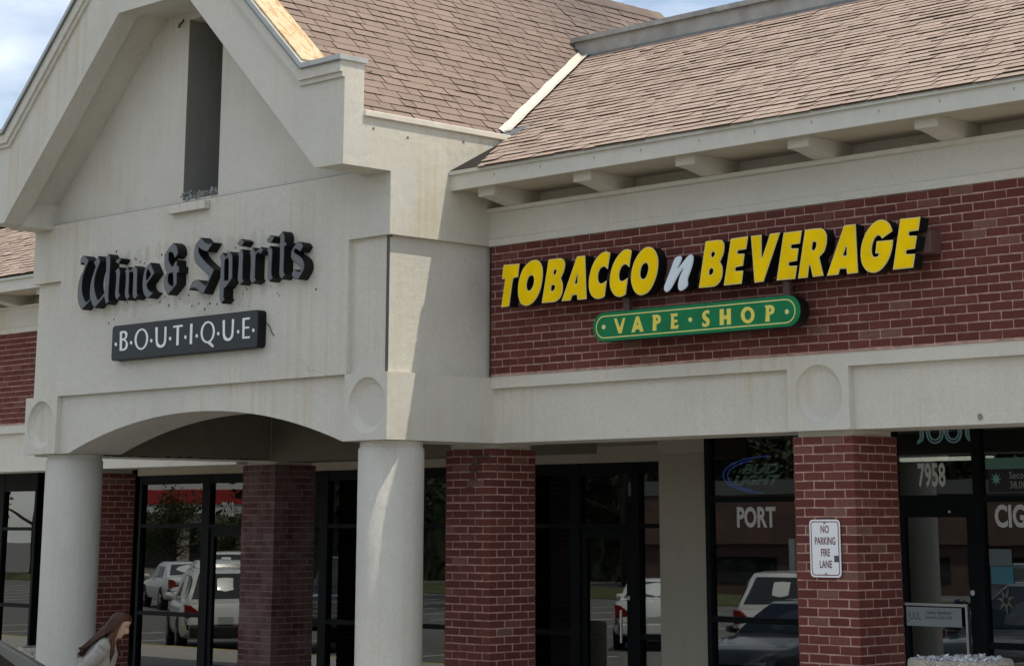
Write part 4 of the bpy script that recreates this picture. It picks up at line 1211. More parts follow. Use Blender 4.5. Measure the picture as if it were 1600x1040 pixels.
# ================================================================ storefronts
def storefront(label, y, cells, rails, z0, z1, head, glass, seed=0):
    """cells: list of (x0,x1,kind) ; every gap between cells is a mullion"""
    root = empty("storefront", ((cells[0][0] + cells[-1][1]) / 2, y, WALK)); tag(root, label, "storefront")
    inv = Matrix.Translation(root.location).inverted()
    def ch(o):
        o.parent = root; o.matrix_parent_inverse = inv; return o
    xs = sorted(set([c[0] for c in cells] + [c[1] for c in cells]))
    ms = [(cells[0][0] - 0.06, cells[0][0])] + [(cells[i][1], cells[i + 1][0]) for i in range(len(cells) - 1)] + [(cells[-1][1], cells[-1][1] + 0.06)]
    for a, b in ms:
        ch(box("mullion", M_FRAME, a, b, y - 0.05, y + 0.07, z0, z1, bevel=0.003))
    for (a, b, kind) in cells:
        ch(box("head_rail", M_FRAME, a, b, y - 0.045, y + 0.065, head, z1))
        ch(box("sill_rail", M_FRAME, a, b, y - 0.045, y + 0.065, z0, z0 + 0.12))
        zz = [z0 + 0.12]
        rl = sorted(rails['door'] if kind == 'door' else rails[kind])
        for (ra, rb) in rl:
            if kind != 'door':
                ch(box("transom_rail", M_FRAME, a, b, y - 0.045, y + 0.065, ra, rb))
        if kind == 'door':
            (ra, rb) = rl[-1]
            ch(box("transom_rail", M_FRAME, a, b, y - 0.045, y + 0.065, ra, rb))
            ch(box("pane", glass, a, b, y + 0.0, y + 0.008, rb, head))
            d = box("door", M_FRAME, a + 0.004, a + 0.095, y - 0.03, y + 0.02, z0 + 0.125, ra - 0.004)
            ch(d)
            mb = MB()
            mb.box(b - 0.095, b - 0.004, y - 0.03, y + 0.02, z0 + 0.125, ra - 0.004)
            mb.box(a + 0.095, b - 0.095, y - 0.03, y + 0.02, ra - 0.115, ra - 0.004)
            mb.box(a + 0.095, b - 0.095, y - 0.03, y + 0.02, z0 + 0.125, z0 + 0.38)
            fr = mb.obj("door_frame", M_FRAME, d)
            fr.matrix_parent_inverse = Matrix()
            pn = box("door_pane", glass, a + 0.095, b - 0.095, y - 0.004, y + 0.004, z0 + 0.38, ra - 0.115, d)
        else:
            prev = z0 + 0.12
            for (ra, rb) in rl:
                ch(box("pane", glass, a, b, y + 0.0, y + 0.008, prev, ra)); prev = rb
            ch(box("pane", glass, a, b, y + 0.0, y + 0.008, prev, head))
    return root, ch

YW_, YT_ = 18.0, 16.95
rw = {'w': [(-1.235, -1.18), (-0.045, 0.005)], 'door': [(-0.045, 0.005)], 'l': [(-1.215, -1.16), (-0.085, -0.035)]}
wine_sf, wch = storefront("black framed wine shop windows and doors behind the arch", YW_,
    [(-25.60, -24.166, 'w'), (-23.99, -22.95, 'door'), (-22.83, -21.62, 'w'), (-21.46, -20.2, 'w'), (-20.08, -18.7, 'w'), (-18.58, -17.122, 'w'), (-16.97 + 0.0, -16.17, 'door'), (-16.054, -15.30, 'w')],
    rw, WALK, 0.680, 0.555, M_GLASS)
left_sf, lch = storefront("black framed shop window at the left edge, reflecting a column", YW_,
    [(-32.5, -30.9, 'l'), (-30.82, -29.41, 'l'), (-29.27, -28.40, 'l')], rw, WALK, 0.78, 0.50, M_GLASS)
rt = {'w': [(-0.9598, -0.9037), (0.2144, 0.2675)], 'door': [(0.1736, 0.2604)], 'c': [(-1.0977, -1.0415), (0.194, 0.2451)]}
tob_sf, tch = storefront("black framed tobacco shop windows and glass door", YT_,
    [(-14.1473, -12.9271, 'w'), (-12.8148, -11.9673, 'w'), (-11.8652, -10.9901, 'door'), (-10.9074, -9.3941, 'c'), (-9.292, -7.6582, 'c'), (-7.5561, -5.7182, 'c')],
    rt, WALK, 0.9496, 0.8781, M_GLASS)

# door furniture
def door_of(root, k):
    ds = [o for o in root.children if o.name.startswith("door") and not o.name.startswith("door_")]
    return sorted(ds, key=lambda o: o.data.vertices[0].co.x)[k]
def in_world(o, parent):
    # door parts are modelled in world space; keep them so under their parent
    o.parent = parent
    o.matrix_parent_inverse = Matrix()
    return o
wd2 = door_of(wine_sf, 1)
in_world(MB().tube([(-16.30, YW_ - 0.09, -1.28), (-16.30, YW_ - 0.09, -0.93)], 0.014, 10).obj("pull_handle", M_CHROME), wd2)
in_world(MB().tube([(-16.225, YW_ - 0.05, -0.80), (-16.225, YW_ - 0.03, -0.80)], 0.022, 12).obj("lock_cylinder", M_CHROME), wd2)
td = door_of(tob_sf, 0)
in_world(box("push_bar", M_CHROME, -11.7733, -11.0891, YT_ - 0.0766, YT_ - 0.0562, -0.7372, -0.7148), td)
in_world(box("push_bar_end", M_CHROME, -11.1147, -11.0912, YT_ - 0.0766, YT_ - 0.0306, -1.3274, -0.7372), td)
st = in_world(box("door_sticker", simple("sticker_grey", (0.30, 0.335, 0.345), 0.5105), -11.7631, -11.1606, YT_ - 0.0694, YT_ - 0.0654, -0.919, -0.7505), td)
M_INK = simple("dark_ink", (0.03, 0.03, 0.035), 0.6)
def ink(body, x, y, z, size, parent, mat=None, name="lettering", **kw):
    o = text_obj(name, body, mat or M_INK, (x, y, z), size, None, **kw)
    o.parent = parent
    return o
in_world(ink("JUUL", -11.6763, YT_ - 0.0699, -0.8322, 0.1021, None, xs=0.6331), td)
in_world(ink("Quality ingredients\nSourced in the U.S.A.", -11.4057, YT_ - 0.0699, -0.8169, 0.0429, None, xs=0.8169, offset=0.0005), td)
in_world(MB().tube([(-11.0432, YT_ - 0.0511, -0.6127), (-11.0432, YT_ - 0.0286, -0.6127)], 0.0245, 12).obj("lock_cylinder", M_CHROME), td)
in_world(MB().tube([(-11.2525, YT_ - 0.0511, 0.1072), (-11.2525, YT_ - 0.0286, 0.1072)], 0.0123, 10).obj("frame_screw", M_CHROME), td)

# stucco pier and header between the shops
pr_ = empty("stucco_pier", (-14.6, 17.3, WALK)); tag(pr_, "plain beige stucco pier between the two shop fronts", "pier")
prinv = Matrix.Translation(pr_.location).inverted()
for nm, a in (("pier", (-15.222, -14.275, 17.35, 18.1, WALK, 0.730)), ("pier_return", (-14.274, -14.208, 17.02, 18.1, WALK, 0.95)), ("pier_head", (-15.225, -14.275, 17.335, 18.1, 0.731, 0.95))):
    o = box(nm, stucco("stucco_pier_paint", (0.50, 0.465, 0.38), 0.3) if nm == "pier" else M_SOFF, *a); o.parent = pr_; o.matrix_parent_inverse = prinv

# soffits and headers of the covered walk, rooms behind the glass
cv = empty("walkway_soffit", (-17, 16, 0.9)); tag(cv, "brown painted soffit over the covered walk", "soffit")
cinv = Matrix.Translation(cv.location).inverted()
for nm, mt, a in (("soffit_panel", M_SOFF, (XR, -3, 14.476, 17.3, 0.951, 1.0)), ("soffit_panel", M_SOFF, (-33, -15.23, 16.031, 18.1, 0.861, 0.92)), ("soffit_panel", M_SOFF, (-15.23, XR, 14.50, 17.4, 0.951, 1.0)),
                  ("soffit_panel", M_SOFF, (BLKL, -15.231, 14.0, 16.03, 1.36, 1.4)),
                  ("header", M_SOFF, (-25.74, -15.23, 17.96, 18.12, 0.6805, 0.8605)), ("header", M_ST, (-33, -25.75, 17.96, 18.12, 0.7805, 0.8605))):
    o = box(nm, mt, *a); o.parent = cv; o.matrix_parent_inverse = cinv
dl = MB().lathe([(0.085, -0.012), (0.085, 0.0), (0.07, 0.0)], n=24).obj("downlight", simple("downlight_lens", (0.9, 0.85, 0.75), 0.4, emit=(1.0, 0.9, 0.75), estr=0.9)); dl.location = (-16.35, 16.6, 0.86); tag(dl, "small round downlight in the soffit near the cracked pillar", "light")

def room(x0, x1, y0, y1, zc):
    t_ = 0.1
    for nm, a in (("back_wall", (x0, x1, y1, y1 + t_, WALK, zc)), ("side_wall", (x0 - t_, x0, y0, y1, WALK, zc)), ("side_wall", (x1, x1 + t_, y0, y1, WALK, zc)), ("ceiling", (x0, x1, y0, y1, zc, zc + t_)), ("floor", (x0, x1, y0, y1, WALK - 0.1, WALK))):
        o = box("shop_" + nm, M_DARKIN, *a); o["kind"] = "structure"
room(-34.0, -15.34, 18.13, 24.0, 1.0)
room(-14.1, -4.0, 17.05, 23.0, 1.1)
# shelves that show dimly inside
def shelf(label, x0, x1, y, zt):
    root = empty("display_shelf", ((x0 + x1) / 2, y, WALK)); tag(root, label, "shelf")
    inv = Matrix.Translation(root.location).inverted()
    m = simple("shelf_grey", (0.16, 0.16, 0.165), 0.6)
    for xx in (x0, x1 - 0.03):
        o = box("upright", m, xx, xx + 0.03, y, y + 0.35, WALK, zt); o.parent = root; o.matrix_parent_inverse = inv
    z_ = WALK + 0.2
    while z_ < zt - 0.05:
        o = box("shelf_board", m, x0 + 0.03, x1 - 0.03, y, y + 0.35, z_, z_ + 0.025); o.parent = root; o.matrix_parent_inverse = inv
        z_ += 0.38
shelf("dim wire shelf inside behind the glass shop door", -12.3, -11.2, 18.1, -0.1)

# lit fluorescent strips that show inside the tobacco shop
for xx, yy in ((-13.6, 19.5), (-12.9, 21.2)):
    o = box("ceiling_light", simple("tube_light", (0.9, 0.9, 0.85), 0.4, emit=(1.0, 0.95, 0.82), estr=1.6), xx, xx + 1.15, yy, yy + 0.09, 0.66, 0.70)
    tag(o, ["bright strip light glowing inside, behind the number 7958", "second strip light deeper inside the tobacco shop"][0 if yy < 20 else 1], "light")
# ---- window lettering and neon
def label_thing(name, body, x, y, z, size, mat, label, cat, group=None, **kw):
    o = text_obj(name, body, mat, (x, y, z), size, None, **kw)
    tag(o, label, cat, group)
    return o
M_VIN = simple("grey_vinyl", (0.62, 0.63, 0.61), 0.6)
label_thing("window_lettering", "PORT", -13.5806, YT_ - 0.0041, 0.0562, 0.2675, M_VIN, "grey block word PORT on the window under the neon sign", "lettering", extr=0.001, offset=0.0092, xs=0.7352)
label_thing("house_number", "7958", -11.4618, YT_ - 0.0041, 0.434, 0.291, M_VIN, "grey number 7958 above the glass shop door", "lettering", extr=0.001, offset=0.0082, xs=0.531)
label_thing("window_lettering", "CIG", -10.7981, YT_ - 0.0041, 0.0562, 0.2675, M_VIN, "grey block letters CIG cut off by the right edge", "lettering", extr=0.001, offset=0.0092, xs=0.7352, align='LEFT')
label_thing("house_number", "7962", -23.635, YW_ - 0.004, 0.195, 0.255, M_VIN, "grey number 7962 beside the weathered brick pillar", "lettering", extr=0.001, offset=0.007, xs=0.56)

def neon(name, col, strn):
    return simple(name, tuple(c * 0.5 for c in col), 0.4, emit=col, estr=strn)
ns = empty("neon_sign", (-13.5296, YT_ + 0.1021, 0.6127)); tag(ns, "neon beer sign with a blue crescent in the window", "neon sign")
ninv = Matrix.Translation(ns.location).inverted()
def nch(o):
    o.parent = ns; o.matrix_parent_inverse = ninv; return o
def arc_tube(cx, cz, rx, rz, a0, a1, y, r):
    return MB().tube([(cx + rx * math.cos(R(a0 + (a1 - a0) * i / 24)), y, cz + rz * math.sin(R(a0 + (a1 - a0) * i / 24))) for i in range(25)], r, 6)
M_NB = neon("neon_blue", (0.11, 0.16, 0.72), 0.62)
M_NG = neon("neon_green_white", (0.34, 0.48, 0.37), 0.40)
nch(arc_tube(-13.44, 0.483, 0.60, 0.182, 88, 262, YT_ + 0.05, 0.0075).obj("crescent_tube", M_NB))
nch(arc_tube(-13.46, 0.478, 0.52, 0.160, 112, 245, YT_ + 0.05, 0.0075).obj("crescent_tube", M_NB))
for body, xa, xb, zc, hh in (("BUD", -13.80, -13.32, 0.541, 0.098), ("LIGHT", -13.92, -13.30, 0.431, 0.098)):
    o = text_obj("neon_letters", body, M_NG, (0, 0, 0), 0.14, None, tube=0.0042, shear=0.36)
    vx = [v.co.x for v in o.data.vertices]; vz = [v.co.z for v in o.data.vertices]
    s_ = (xb - xa) / (max(vx) - min(vx)); q_ = hh / (max(vz) - min(vz))
    for v in o.data.vertices:
        v.co.x = (v.co.x - min(vx)) * s_; v.co.z = (v.co.z - (max(vz) + min(vz)) / 2) * q_
    o.location = (xa, YT_ + 0.06, zc)
    nch(o)
nj = empty("neon_sign", (-11.3853, YT_ + 0.1021, 0.8781)); tag(nj, "pale blue neon sign with looped letters above the shop door", "neon sign")
jinv = Matrix.Translation(nj.location).inverted()
M_NJ = neon("neon_pale", (0.45, 0.66, 0.70), 0.55)
def jt(pts):
    o = MB().tube(pts, 0.0077, 6).obj("neon_tube", M_NJ); o.parent = nj; o.matrix_parent_inverse = jinv
for off in (0., 0.0286):
    yy, zt_, zb_ = YT_ + 0.0511, 0.9394, 0.7403
    # J hook, two U loops, L foot
    def U(cx, w):
        return [(cx - w, yy, zt_)] + [(cx - w * math.cos(math.pi * i / 8), yy, zb_ + off + w - w * math.sin(math.pi * i / 8)) for i in range(9)] + [(cx + w, yy, zt_)]
    jt(U(-11.4414, 0.0899 - off)); jt(U(-11.2372, 0.0899 - off))
    jt([(-11.5742 - off, yy, zt_), (-11.5742 - off, yy, zb_ + 0.0613), (-11.5895 - off, yy, zb_ + 0.0255), (-11.6405, yy, zb_ + off * 0.7148)])
    jt([(-11.0973 + off, yy, zt_), (-11.0973 + off, yy, zb_ + 0.0613), (-11.0789 + off, yy, zb_ + 0.0255), (-11.0279, yy, zb_ + off * 0.7148)])

# notices behind the right window
pn = empty("window_poster", (-10.211, YT_ - 0.0102, 0.6127)); tag(pn, "dark poster with a green header and star, in the right window", "poster")
pninv = Matrix.Translation(pn.location).inverted()
def pch(o):
    o.parent = pn; o.matrix_parent_inverse = pninv; return o
yp_ = YT_ - 0.0061
pch(box("poster_sheet", simple("poster_black", (0.0184, 0.0184, 0.0225), 0.6127), -10.8441, -9.4452, yp_ - 0.002, yp_, 0.2808, 0.485))
pch(box("poster_header", simple("poster_green", (0.1123, 0.2451, 0.2042), 0.6127), -10.8645, -9.4452, yp_ - 0.0026, yp_, 0.486, 0.5871))
M_PG = simple("poster_text", (0.3472, 0.388, 0.388), 0.6127)
pch(text_obj("poster_text", "Secondhand\n38,000 Ame", M_PG, (-10.6194, yp_ - 0.0041, 0.3829), 0.0868, None, align='LEFT', xs=0.919))
mb = MB()
for k in range(8):
    a = math.pi * k / 4
    mb.prism([(-10.7573 + 0.0143 * math.cos(a + 1.6031), 0.3982 + 0.0143 * math.sin(a + 1.6031)), (-10.7573 + 0.0592 * math.cos(a), 0.3982 + 0.0592 * math.sin(a)), (-10.7573 - 0.0143 * math.cos(a + 1.6031), 0.3982 - 0.0143 * math.sin(a + 1.6031))], yp_ - 0.0051 - k * 0.0003, yp_ - 0.0026)
pch(mb.obj("poster_star", simple("poster_teal", (0.2042, 0.4289, 0.4493), 0.6127)))
nb = empty("window_notice", (-10.7522, YT_ - 0.0102, -0.4595)); tag(nb, "pair of small blue and grey notices stuck to the right window", "notice")
nbinv = Matrix.Translation(nb.location).inverted()
for nm, mt, a in (("notice_sheet", simple("notice_blue", (0.050, 0.175, 0.235), 0.6127), (-10.8645, -10.6297, -0.531, -0.3778)), ("notice_sheet", simple("notice_grey", (0.115, 0.15, 0.155), 0.6127), (-10.8747, -10.6399, -0.3676, -0.2246))):
    o = box(nm, mt, a[0], a[1], YT_ - 0.0071, YT_ - 0.0051, a[2], a[3]); o.parent = nb; o.matrix_parent_inverse = nbinv
mb = MB()
for k in range(7):
    a = 2 * math.pi * k / 7 + 0.3063
    c = (-10.7215, -0.6739)
    mb.prism([(c[0] + 0.0306 * math.cos(a - 0.5105), c[1] + 0.0357 * math.sin(a - 0.5105)), (c[0] + 0.1021 * math.cos(a), c[1] + 0.1276 * math.sin(a)), (c[0] + 0.0306 * math.cos(a + 0.5105), c[1] + 0.0357 * math.sin(a + 0.5105))], YT_ - 0.0082 - 0.0003 * k, YT_ - 0.0051)
o = mb.obj("leaf_sticker", simple("sticker_pale", (0.15, 0.145, 0.125), 0.6127)); tag(o, "pale leaf-shaped sticker low on the right window", "sticker")

# ================================================================ SIGNS
def letters(root, data, y_face, depth, m_side, m_face, ins, m_trim=None, face_map=None, smooth=True):
    inv = Matrix.Translation(root.location).inverted()
    for nm, polys in data:
        side, trim, face = MB(), MB(), MB()
        for outer, holes_ in polys:
            po = P2(outer); ph = [P2(h) for h in holes_]
            if smooth:
                po = smooth_poly(po); ph = [smooth_poly(h) for h in ph]
            if m_trim:
                side.prism(po, y_face + 0.010, y_face + depth, 'y', ph)
                trim.prism(po, y_face + 0.0035, y_face + 0.0098, 'y', ph)
            else:
                side.prism(po, y_face + 0.0035, y_face + depth, 'y', ph)
            face.prism(inset_poly(po, ins), y_face, y_face + 0.0033, 'y', [inset_poly(h, -ins) for h in ph])
        o = side.obj("letter", m_side, root); o.matrix_parent_inverse = inv
        mf = (face_map or {}).get(nm, m_face)
        if m_trim:
            tr_ = trim.obj("trim_cap", MATS["white_acrylic"] if nm == 'n' else m_trim, o)
        face.obj("face", mf, o)

sg = empty("blackletter_sign", (-16.9, YF, 2.3)); tag(sg, "grey and black old-style letters spelling Wine & Spirits on the portico", "sign")
letters(sg, WINE, 12.425, 0.115, M_SIGNBLK, M_SIGNGREY, 0.0065)

bt = empty("panel_sign", (-17.17, YF, 1.8)); tag(bt, "dark rectangular panel sign reading BOUTIQUE in white", "sign")
btinv = Matrix.Translation(bt.location).inverted()
def rrect(x0, x1, z0, z1, r, n=5):
    out = []
    for cx, cz, a0 in ((x1 - r, z0 + r, -90), (x1 - r, z1 - r, 0), (x0 + r, z1 - r, 90), (x0 + r, z0 + r, 180)):
        for i in range(n + 1):
            a = R(a0 + 90 * i / n)
            out.append((cx + r * math.cos(a), cz + r * math.sin(a)))
    return out
o = MB().prism(rrect(-18.395, -15.962, 1.636, 1.9925, 0.04), 12.4462, 12.538).obj("cabinet", M_SIGNBLK, bt); o.matrix_parent_inverse = btinv
o = MB().prism(rrect(-18.387, -15.970, 1.643, 1.9855, 0.035), 12.4415, 12.446).obj("face_panel", M_PANEL, bt); o.matrix_parent_inverse = btinv
for nm, polys in BOUT:
    mb = MB()
    for outer, hs in polys:
        mb.prism(smooth_poly(P2(outer), 45), 12.4395, 12.4413, 'y', [smooth_poly(P2(h), 45) for h in hs])
    o = mb.obj("dot" if nm == 'dot' else "letter", M_WHITE, bt); o.matrix_parent_inverse = btinv
o = MB().tube([(-15.955, 12.52, 1.88), (-15.90, 12.525, 1.84), (-15.86, 12.53, 1.77), (-15.83, 12.535, 1.74)], 0.004, 6).obj("loose_wire", M_SIGNBLK, bt); o.matrix_parent_inverse = btinv

ts = empty("channel_letter_sign", (-11.3, 13.8, 2.1)); tag(ts, "yellow slanted channel letters reading TOBACCO n BEVERAGE on the brick wall", "sign")
tsinv = Matrix.Translation(ts.location).inverted()
o = box("raceway", M_RACE, -13.35, -9.155, 13.668, 13.811, 2.04, 2.215, ts, bevel=0.004); o.matrix_parent_inverse = tsinv
letters(ts, TOB, 13.545, 0.1225, M_SIGNBLK, M_YEL, 0.009, M_YELT, {'n': M_NWH})

vg = empty("capsule_sign", (-11.5, 13.7, 1.7)); tag(vg, "green pill-shaped sign reading VAPE SHOP, hung below the yellow letters", "sign")
vinv = Matrix.Translation(vg.location).inverted()
def capsule(x0, x1, z0, z1, n=14):
    r = (z1 - z0) / 2
    out = []
    for i in range(n + 1):
        a = R(-90 + 180 * i / n); out.append((x1 - r + r * math.cos(a), (z0 + z1) / 2 + r * math.sin(a)))
    for i in range(n + 1):
        a = R(90 + 180 * i / n); out.append((x0 + r + r * math.cos(a), (z0 + z1) / 2 + r * math.sin(a)))
    return out
CX0, CX1, CZ0, CZ1 = -12.642, -10.354, 1.548, 1.803
def vch(o):
    o.matrix_parent_inverse = vinv; return o
vch(MB().prism(capsule(CX0, CX1, CZ0, CZ1), 13.566, 13.68).obj("cabinet", M_SIGNBLK, vg))
vch(MB().prism(capsule(CX0 + 0.003, CX1 - 0.003, CZ0 + 0.003, CZ1 - 0.003), 13.5605, 13.5658).obj("face_panel", M_GRN, vg))
vch(MB().prism(capsule(CX0 + 0.036, CX1 - 0.050, CZ0 + 0.028, CZ1 - 0.030), 13.5590, 13.5603, 'y', [capsule(CX0 + 0.046, CX1 - 0.060, CZ0 + 0.038, CZ1 - 0.040)]).obj("border_line", M_PYEL, vg))
for nm, polys in VAPE:
    mb, m2 = MB(), MB()
    for outer, hs in polys:
        po, ph = smooth_poly(P2(outer), 45), [smooth_poly(P2(h), 45) for h in hs]
        mb.prism(po, 13.5590, 13.5603, 'y', ph)
        if nm != 'dot':
            m2.prism(inset_poly(po, 0.006), 13.5580, 13.5589, 'y', [inset_poly(h, -0.006) for h in ph])
    o = vch(mb.obj("dot" if nm == 'dot' else "letter", M_PYEL, vg))
    if nm != 'dot':
        m2.obj("inline", M_GOLD, o)
for xx in (-12.37, -10.60):
    vch(box("hanger_post", M_RACE, xx - 0.035, xx + 0.035, 13.70, 13.74, 1.80, 2.04, vg))
    vch(box("hanger_plate", M_RACE, xx - 0.035, xx + 0.035, 13.681, 13.812, 1.60, 1.78, vg))

# no-parking plate on the pillar
npk = empty("parking_sign", (-10.437, 13.90, -0.19)); tag(npk, "small white NO PARKING FIRE LANE plate on the brick pillar", "sign")
npinv = Matrix.Translation(npk.location).inverted()
def nc(o):
    o.parent = npk; o.matrix_parent_inverse = npinv; return o
X0, X1, Z0, Z1 = -10.590, -10.287, -0.413, 0.034
nc(MB().prism(rrect(X0, X1, Z0, Z1, 0.035), 13.8965, 13.9005).obj("plate", simple("sign_white", (0.74, 0.76, 0.77), 0.45)))
M_RED = simple("faded_red_print", (0.155, 0.045, 0.050), 0.6)
nc(MB().prism(rrect(X0 + 0.014, X1 - 0.014, Z0 + 0.014, Z1 - 0.014, 0.027), 13.8950, 13.8963, 'y', [rrect(X0 + 0.021, X1 - 0.021, Z0 + 0.021, Z1 - 0.021, 0.022)]).obj("border_line", M_RED))
for body, zz, sc in (("NO", -0.045, 0.66), ("PARKING", -0.135, 0.60), ("FIRE", -0.225, 0.62), ("LANE", -0.315, 0.62)):
    nc(text_obj("lettering", body, M_RED, (-10.437, 13.8952, zz), 0.082, None, extr=0.0006, xs=sc, offset=0.0012))
nc(box("sticker", simple("sticker_dark", (0.06, 0.065, 0.075), 0.6), -10.352, -10.302, 13.8945, 13.8962, -0.295, -0.245))
for zz in (0.008, -0.388):
    nc(MB().tube([(-10.437, 13.890, zz), (-10.437, 13.8964, zz)], 0.008, 10).obj("bolt", M_DARKM))

# small ring anchor on the beam
o = MB().tube([(-8.93 + 0.014 * math.cos(a * math.pi / 6), 13.885, 0.79 + 0.018 * math.sin(a * math.pi / 6)) for a in range(13)], 0.0055, 6).obj("ring_anchor", M_DARKM); tag(o, "tiny metal ring anchor near the bottom of the right beam", "ring")

# fluff of an old nest in the slot
mb = MB(); rnd = random.Random(9)
for k in range(420):
    x = rnd.uniform(SLX0 + 0.01, SLX1 - 0.01); y = rnd.uniform(YF + 0.02, YF + 0.40); z = SLZ0 + rnd.uniform(-0.02, 0.07)
    dx, dy, dz = rnd.uniform(-0.035, 0.035), rnd.uniform(-0.03, 0.03), rnd.uniform(-0.01, 0.045)
    mb.tube([(x, y, z), (x + dx * 0.5, y + dy * 0.5, z + dz * 0.8), (x + dx, y + dy, z + dz * 0.6)], rnd.uniform(0.004, 0.009), 4, cap=False)
o = mb.obj("nest_fluff", simple("grey_fluff", (0.36, 0.38, 0.36), 0.95, grain=0.3)); tag(o, "grey fibrous nest at the bottom of the gable slot", "nest")
o["kind"] = "stuff"
# twig at the top of the slot
o = MB().tube([(-17.62, YF + 0.03, 5.06), (-17.56, YF + 0.0, 5.075), (-17.52, YF + 0.01, 5.10), (-17.53, YF + 0.02, 5.125)], 0.010, 6).obj("bent_hook", M_SIGNBLK); tag(o, "small bent black hook beside the top of the gable slot", "hook")

# ================================================================ concrete planters
def aggregate_mat():
    m, t, b = node_mat("exposed_aggregate")
    b.inputs['Roughness'].default_value = 0.85
    vo = N(t, 'TexVoronoi'); vo.inputs['Scale'].default_value = 62
    t.links.new(pos(t), vo.inputs['Vector'])
    rc = N(t, 'TexWhiteNoise'); rc.noise_dimensions = '3D'
    t.links.new(vo.outputs['Position'], rc.inputs['Vector'])
    c = ramp(t, rc.outputs['Value'], [(0.0, (0.10, 0.08, 0.06)), (0.3, (0.34, 0.28, 0.20)), (0.6, (0.50, 0.45, 0.37)), (0.85, (0.22, 0.20, 0.18)), (1.0, (0.66, 0.62, 0.55))])
    e = ramp(t, vo.outputs['Distance'], [(0.25, (0, 0, 0)), (0.62, (0.8, 0.8, 0.8))])
    c = mixc(t, e, c, (0.30, 0.28, 0.25))
    t.links.new(c, b.inputs['Base Color'])
    bump(t, b, math_n(t, 'SUBTRACT', 1.0, vo.outputs['Distance']), 0.9, 0.012)
    return m
M_AGG = aggregate_mat()
def planter(label, cx, cy, r, h, seed, chips=True):
    root = empty("aggregate_planter", (cx, cy, WALK)); tag(root, label, "planter", "round aggregate planters on the pavement")
    MB().lathe([(r * 0.93, 0), (r, 0.05), (r, h - 0.03), (r * 0.985, h - 0.008), (r * 0.96, h), (r * 0.86, h), (r * 0.84, h - 0.06)], n=56).obj("tub", M_AGG, root, auto=40)
    if not chips:
        return
    rnd = random.Random(seed)
    mb = MB()
    for k in range(420):
        a, q = rnd.uniform(0, 6.283), r * 0.85 * math.sqrt(rnd.random())
        s = rnd.uniform(0.010, 0.026)
        c = Vector((q * math.cos(a), q * math.sin(a), h - 0.015 + rnd.uniform(0, 0.028)))
        vs_ = [c + Vector((rnd.uniform(-s, s), rnd.uniform(-s, s), rnd.uniform(-s, s) * 0.8)) for _ in range(4)]
        mb.add(vs_, [(0, 1, 2), (0, 3, 1), (1, 3, 2), (0, 2, 3)])
    o = mb.obj("stone_chips", simple("stone_chips_pale", (0.50, 0.52, 0.55), 0.7, grain=0.5, gscale=30), root)
    o["kind"] = "stuff"
planter("round pebble-finish concrete planter in front of the glass shop door", -9.06, 13.66, 0.385, 1.255, 3)
planter("tan pebble-finish planter peeping out behind the shaded round column", -21.10, 13.62, 0.34, 0.890, 4, False)

# ================================================================ cars
M_TYRE = simple("tyre_rubber", (0.018, 0.018, 0.018), 0.85)
M_RIM = simple("alloy_rim", (0.42, 0.43, 0.44), 0.35, metal=0.8)
M_TAIL = simple("tail_lamp_red", (0.22, 0.012, 0.010), 0.25)
M_HEAD = simple("head_lamp_clear", (0.62, 0.64, 0.65), 0.15)
M_BLKP = simple("black_plastic", (0.02, 0.02, 0.021), 0.6)
def paint(name, col):
    if name in MATS: return MATS[name]
    m, t, b = node_mat(name)
    b.inputs['Base Color'].default_value = tuple(col) + (1,)
    b.inputs['Roughness'].default_value = 0.32
    b.inputs['Coat Weight'].default_value = 0.9
    b.inputs['Coat Roughness'].default_value = 0.04
    MATS[name] = m
    return m
P_WHITE = paint("white_car_paint", (0.74, 0.75, 0.74))
P_BLACK = paint("black_car_paint", (0.016, 0.018, 0.020))
P_NAVY = paint("navy_car_paint", (0.018, 0.022, 0.034))
P_GREY = paint("dark_grey_car_paint", (0.040, 0.047, 0.048))

def interp(xs, ys, x):
    if x <= xs[0]: return ys[0]
    for i in range(1, len(xs)):
        if x <= xs[i]:
            s = (x - xs[i - 1]) / (xs[i] - xs[i - 1])
            s = s * s * (3 - 2 * s)
            return ys[i - 1] + (ys[i] - ys[i - 1]) * s
    return ys[-1]

CARS = {
 # length, width, [x stations], [upper edge z of the lower body], roof: (x windshield base, x roof front, x roof rear, x back base), roof z
 'suv':   dict(L=4.7, W=1.88, X=[-2.35, -2.25, -2.0, -1.2, 0.6, 1.05, 1.9, 2.25, 2.35], Z=[0.78, 1.02, 1.06, 1.04, 1.02, 1.00, 0.92, 0.78, 0.62], cab=(1.05, 0.35, -1.75, -2.22), roof=1.70, wheel=0.36, axle=(1.42, -1.38)),
 'crossover': dict(L=4.6, W=1.86, X=[-2.3, -2.2, -2.0, -1.2, 0.6, 1.3, 1.9, 2.2, 2.3], Z=[0.78, 1.02, 1.06, 1.04, 1.02, 1.01, 0.95, 0.82, 0.62], cab=(1.40, 0.35, -1.6, -2.15), roof=1.66, wheel=0.36, axle=(1.40, -1.36)),
 'sedan': dict(L=4.8, W=1.82, X=[-2.4, -2.3, -1.95, -1.2, 0.6, 1.0, 1.9, 2.3, 2.4], Z=[0.72, 0.98, 1.03, 0.98, 0.95, 0.93, 0.82, 0.70, 0.55], cab=(1.05, 0.25, -0.95, -1.75), roof=1.45, wheel=0.33, axle=(1.45, -1.40)),
 'pickup':dict(L=5.7, W=2.00, X=[-2.85, -2.8, -1.0, -0.9, 0.9, 1.2, 2.5, 2.78, 2.85], Z=[1.10, 1.22, 1.22, 1.20, 1.18, 1.20, 1.16, 1.10, 0.80], cab=(1.15, 0.55, -0.75, -0.95), roof=1.92, wheel=0.41, axle=(1.85, -1.75)),
}
_car_proto = {}
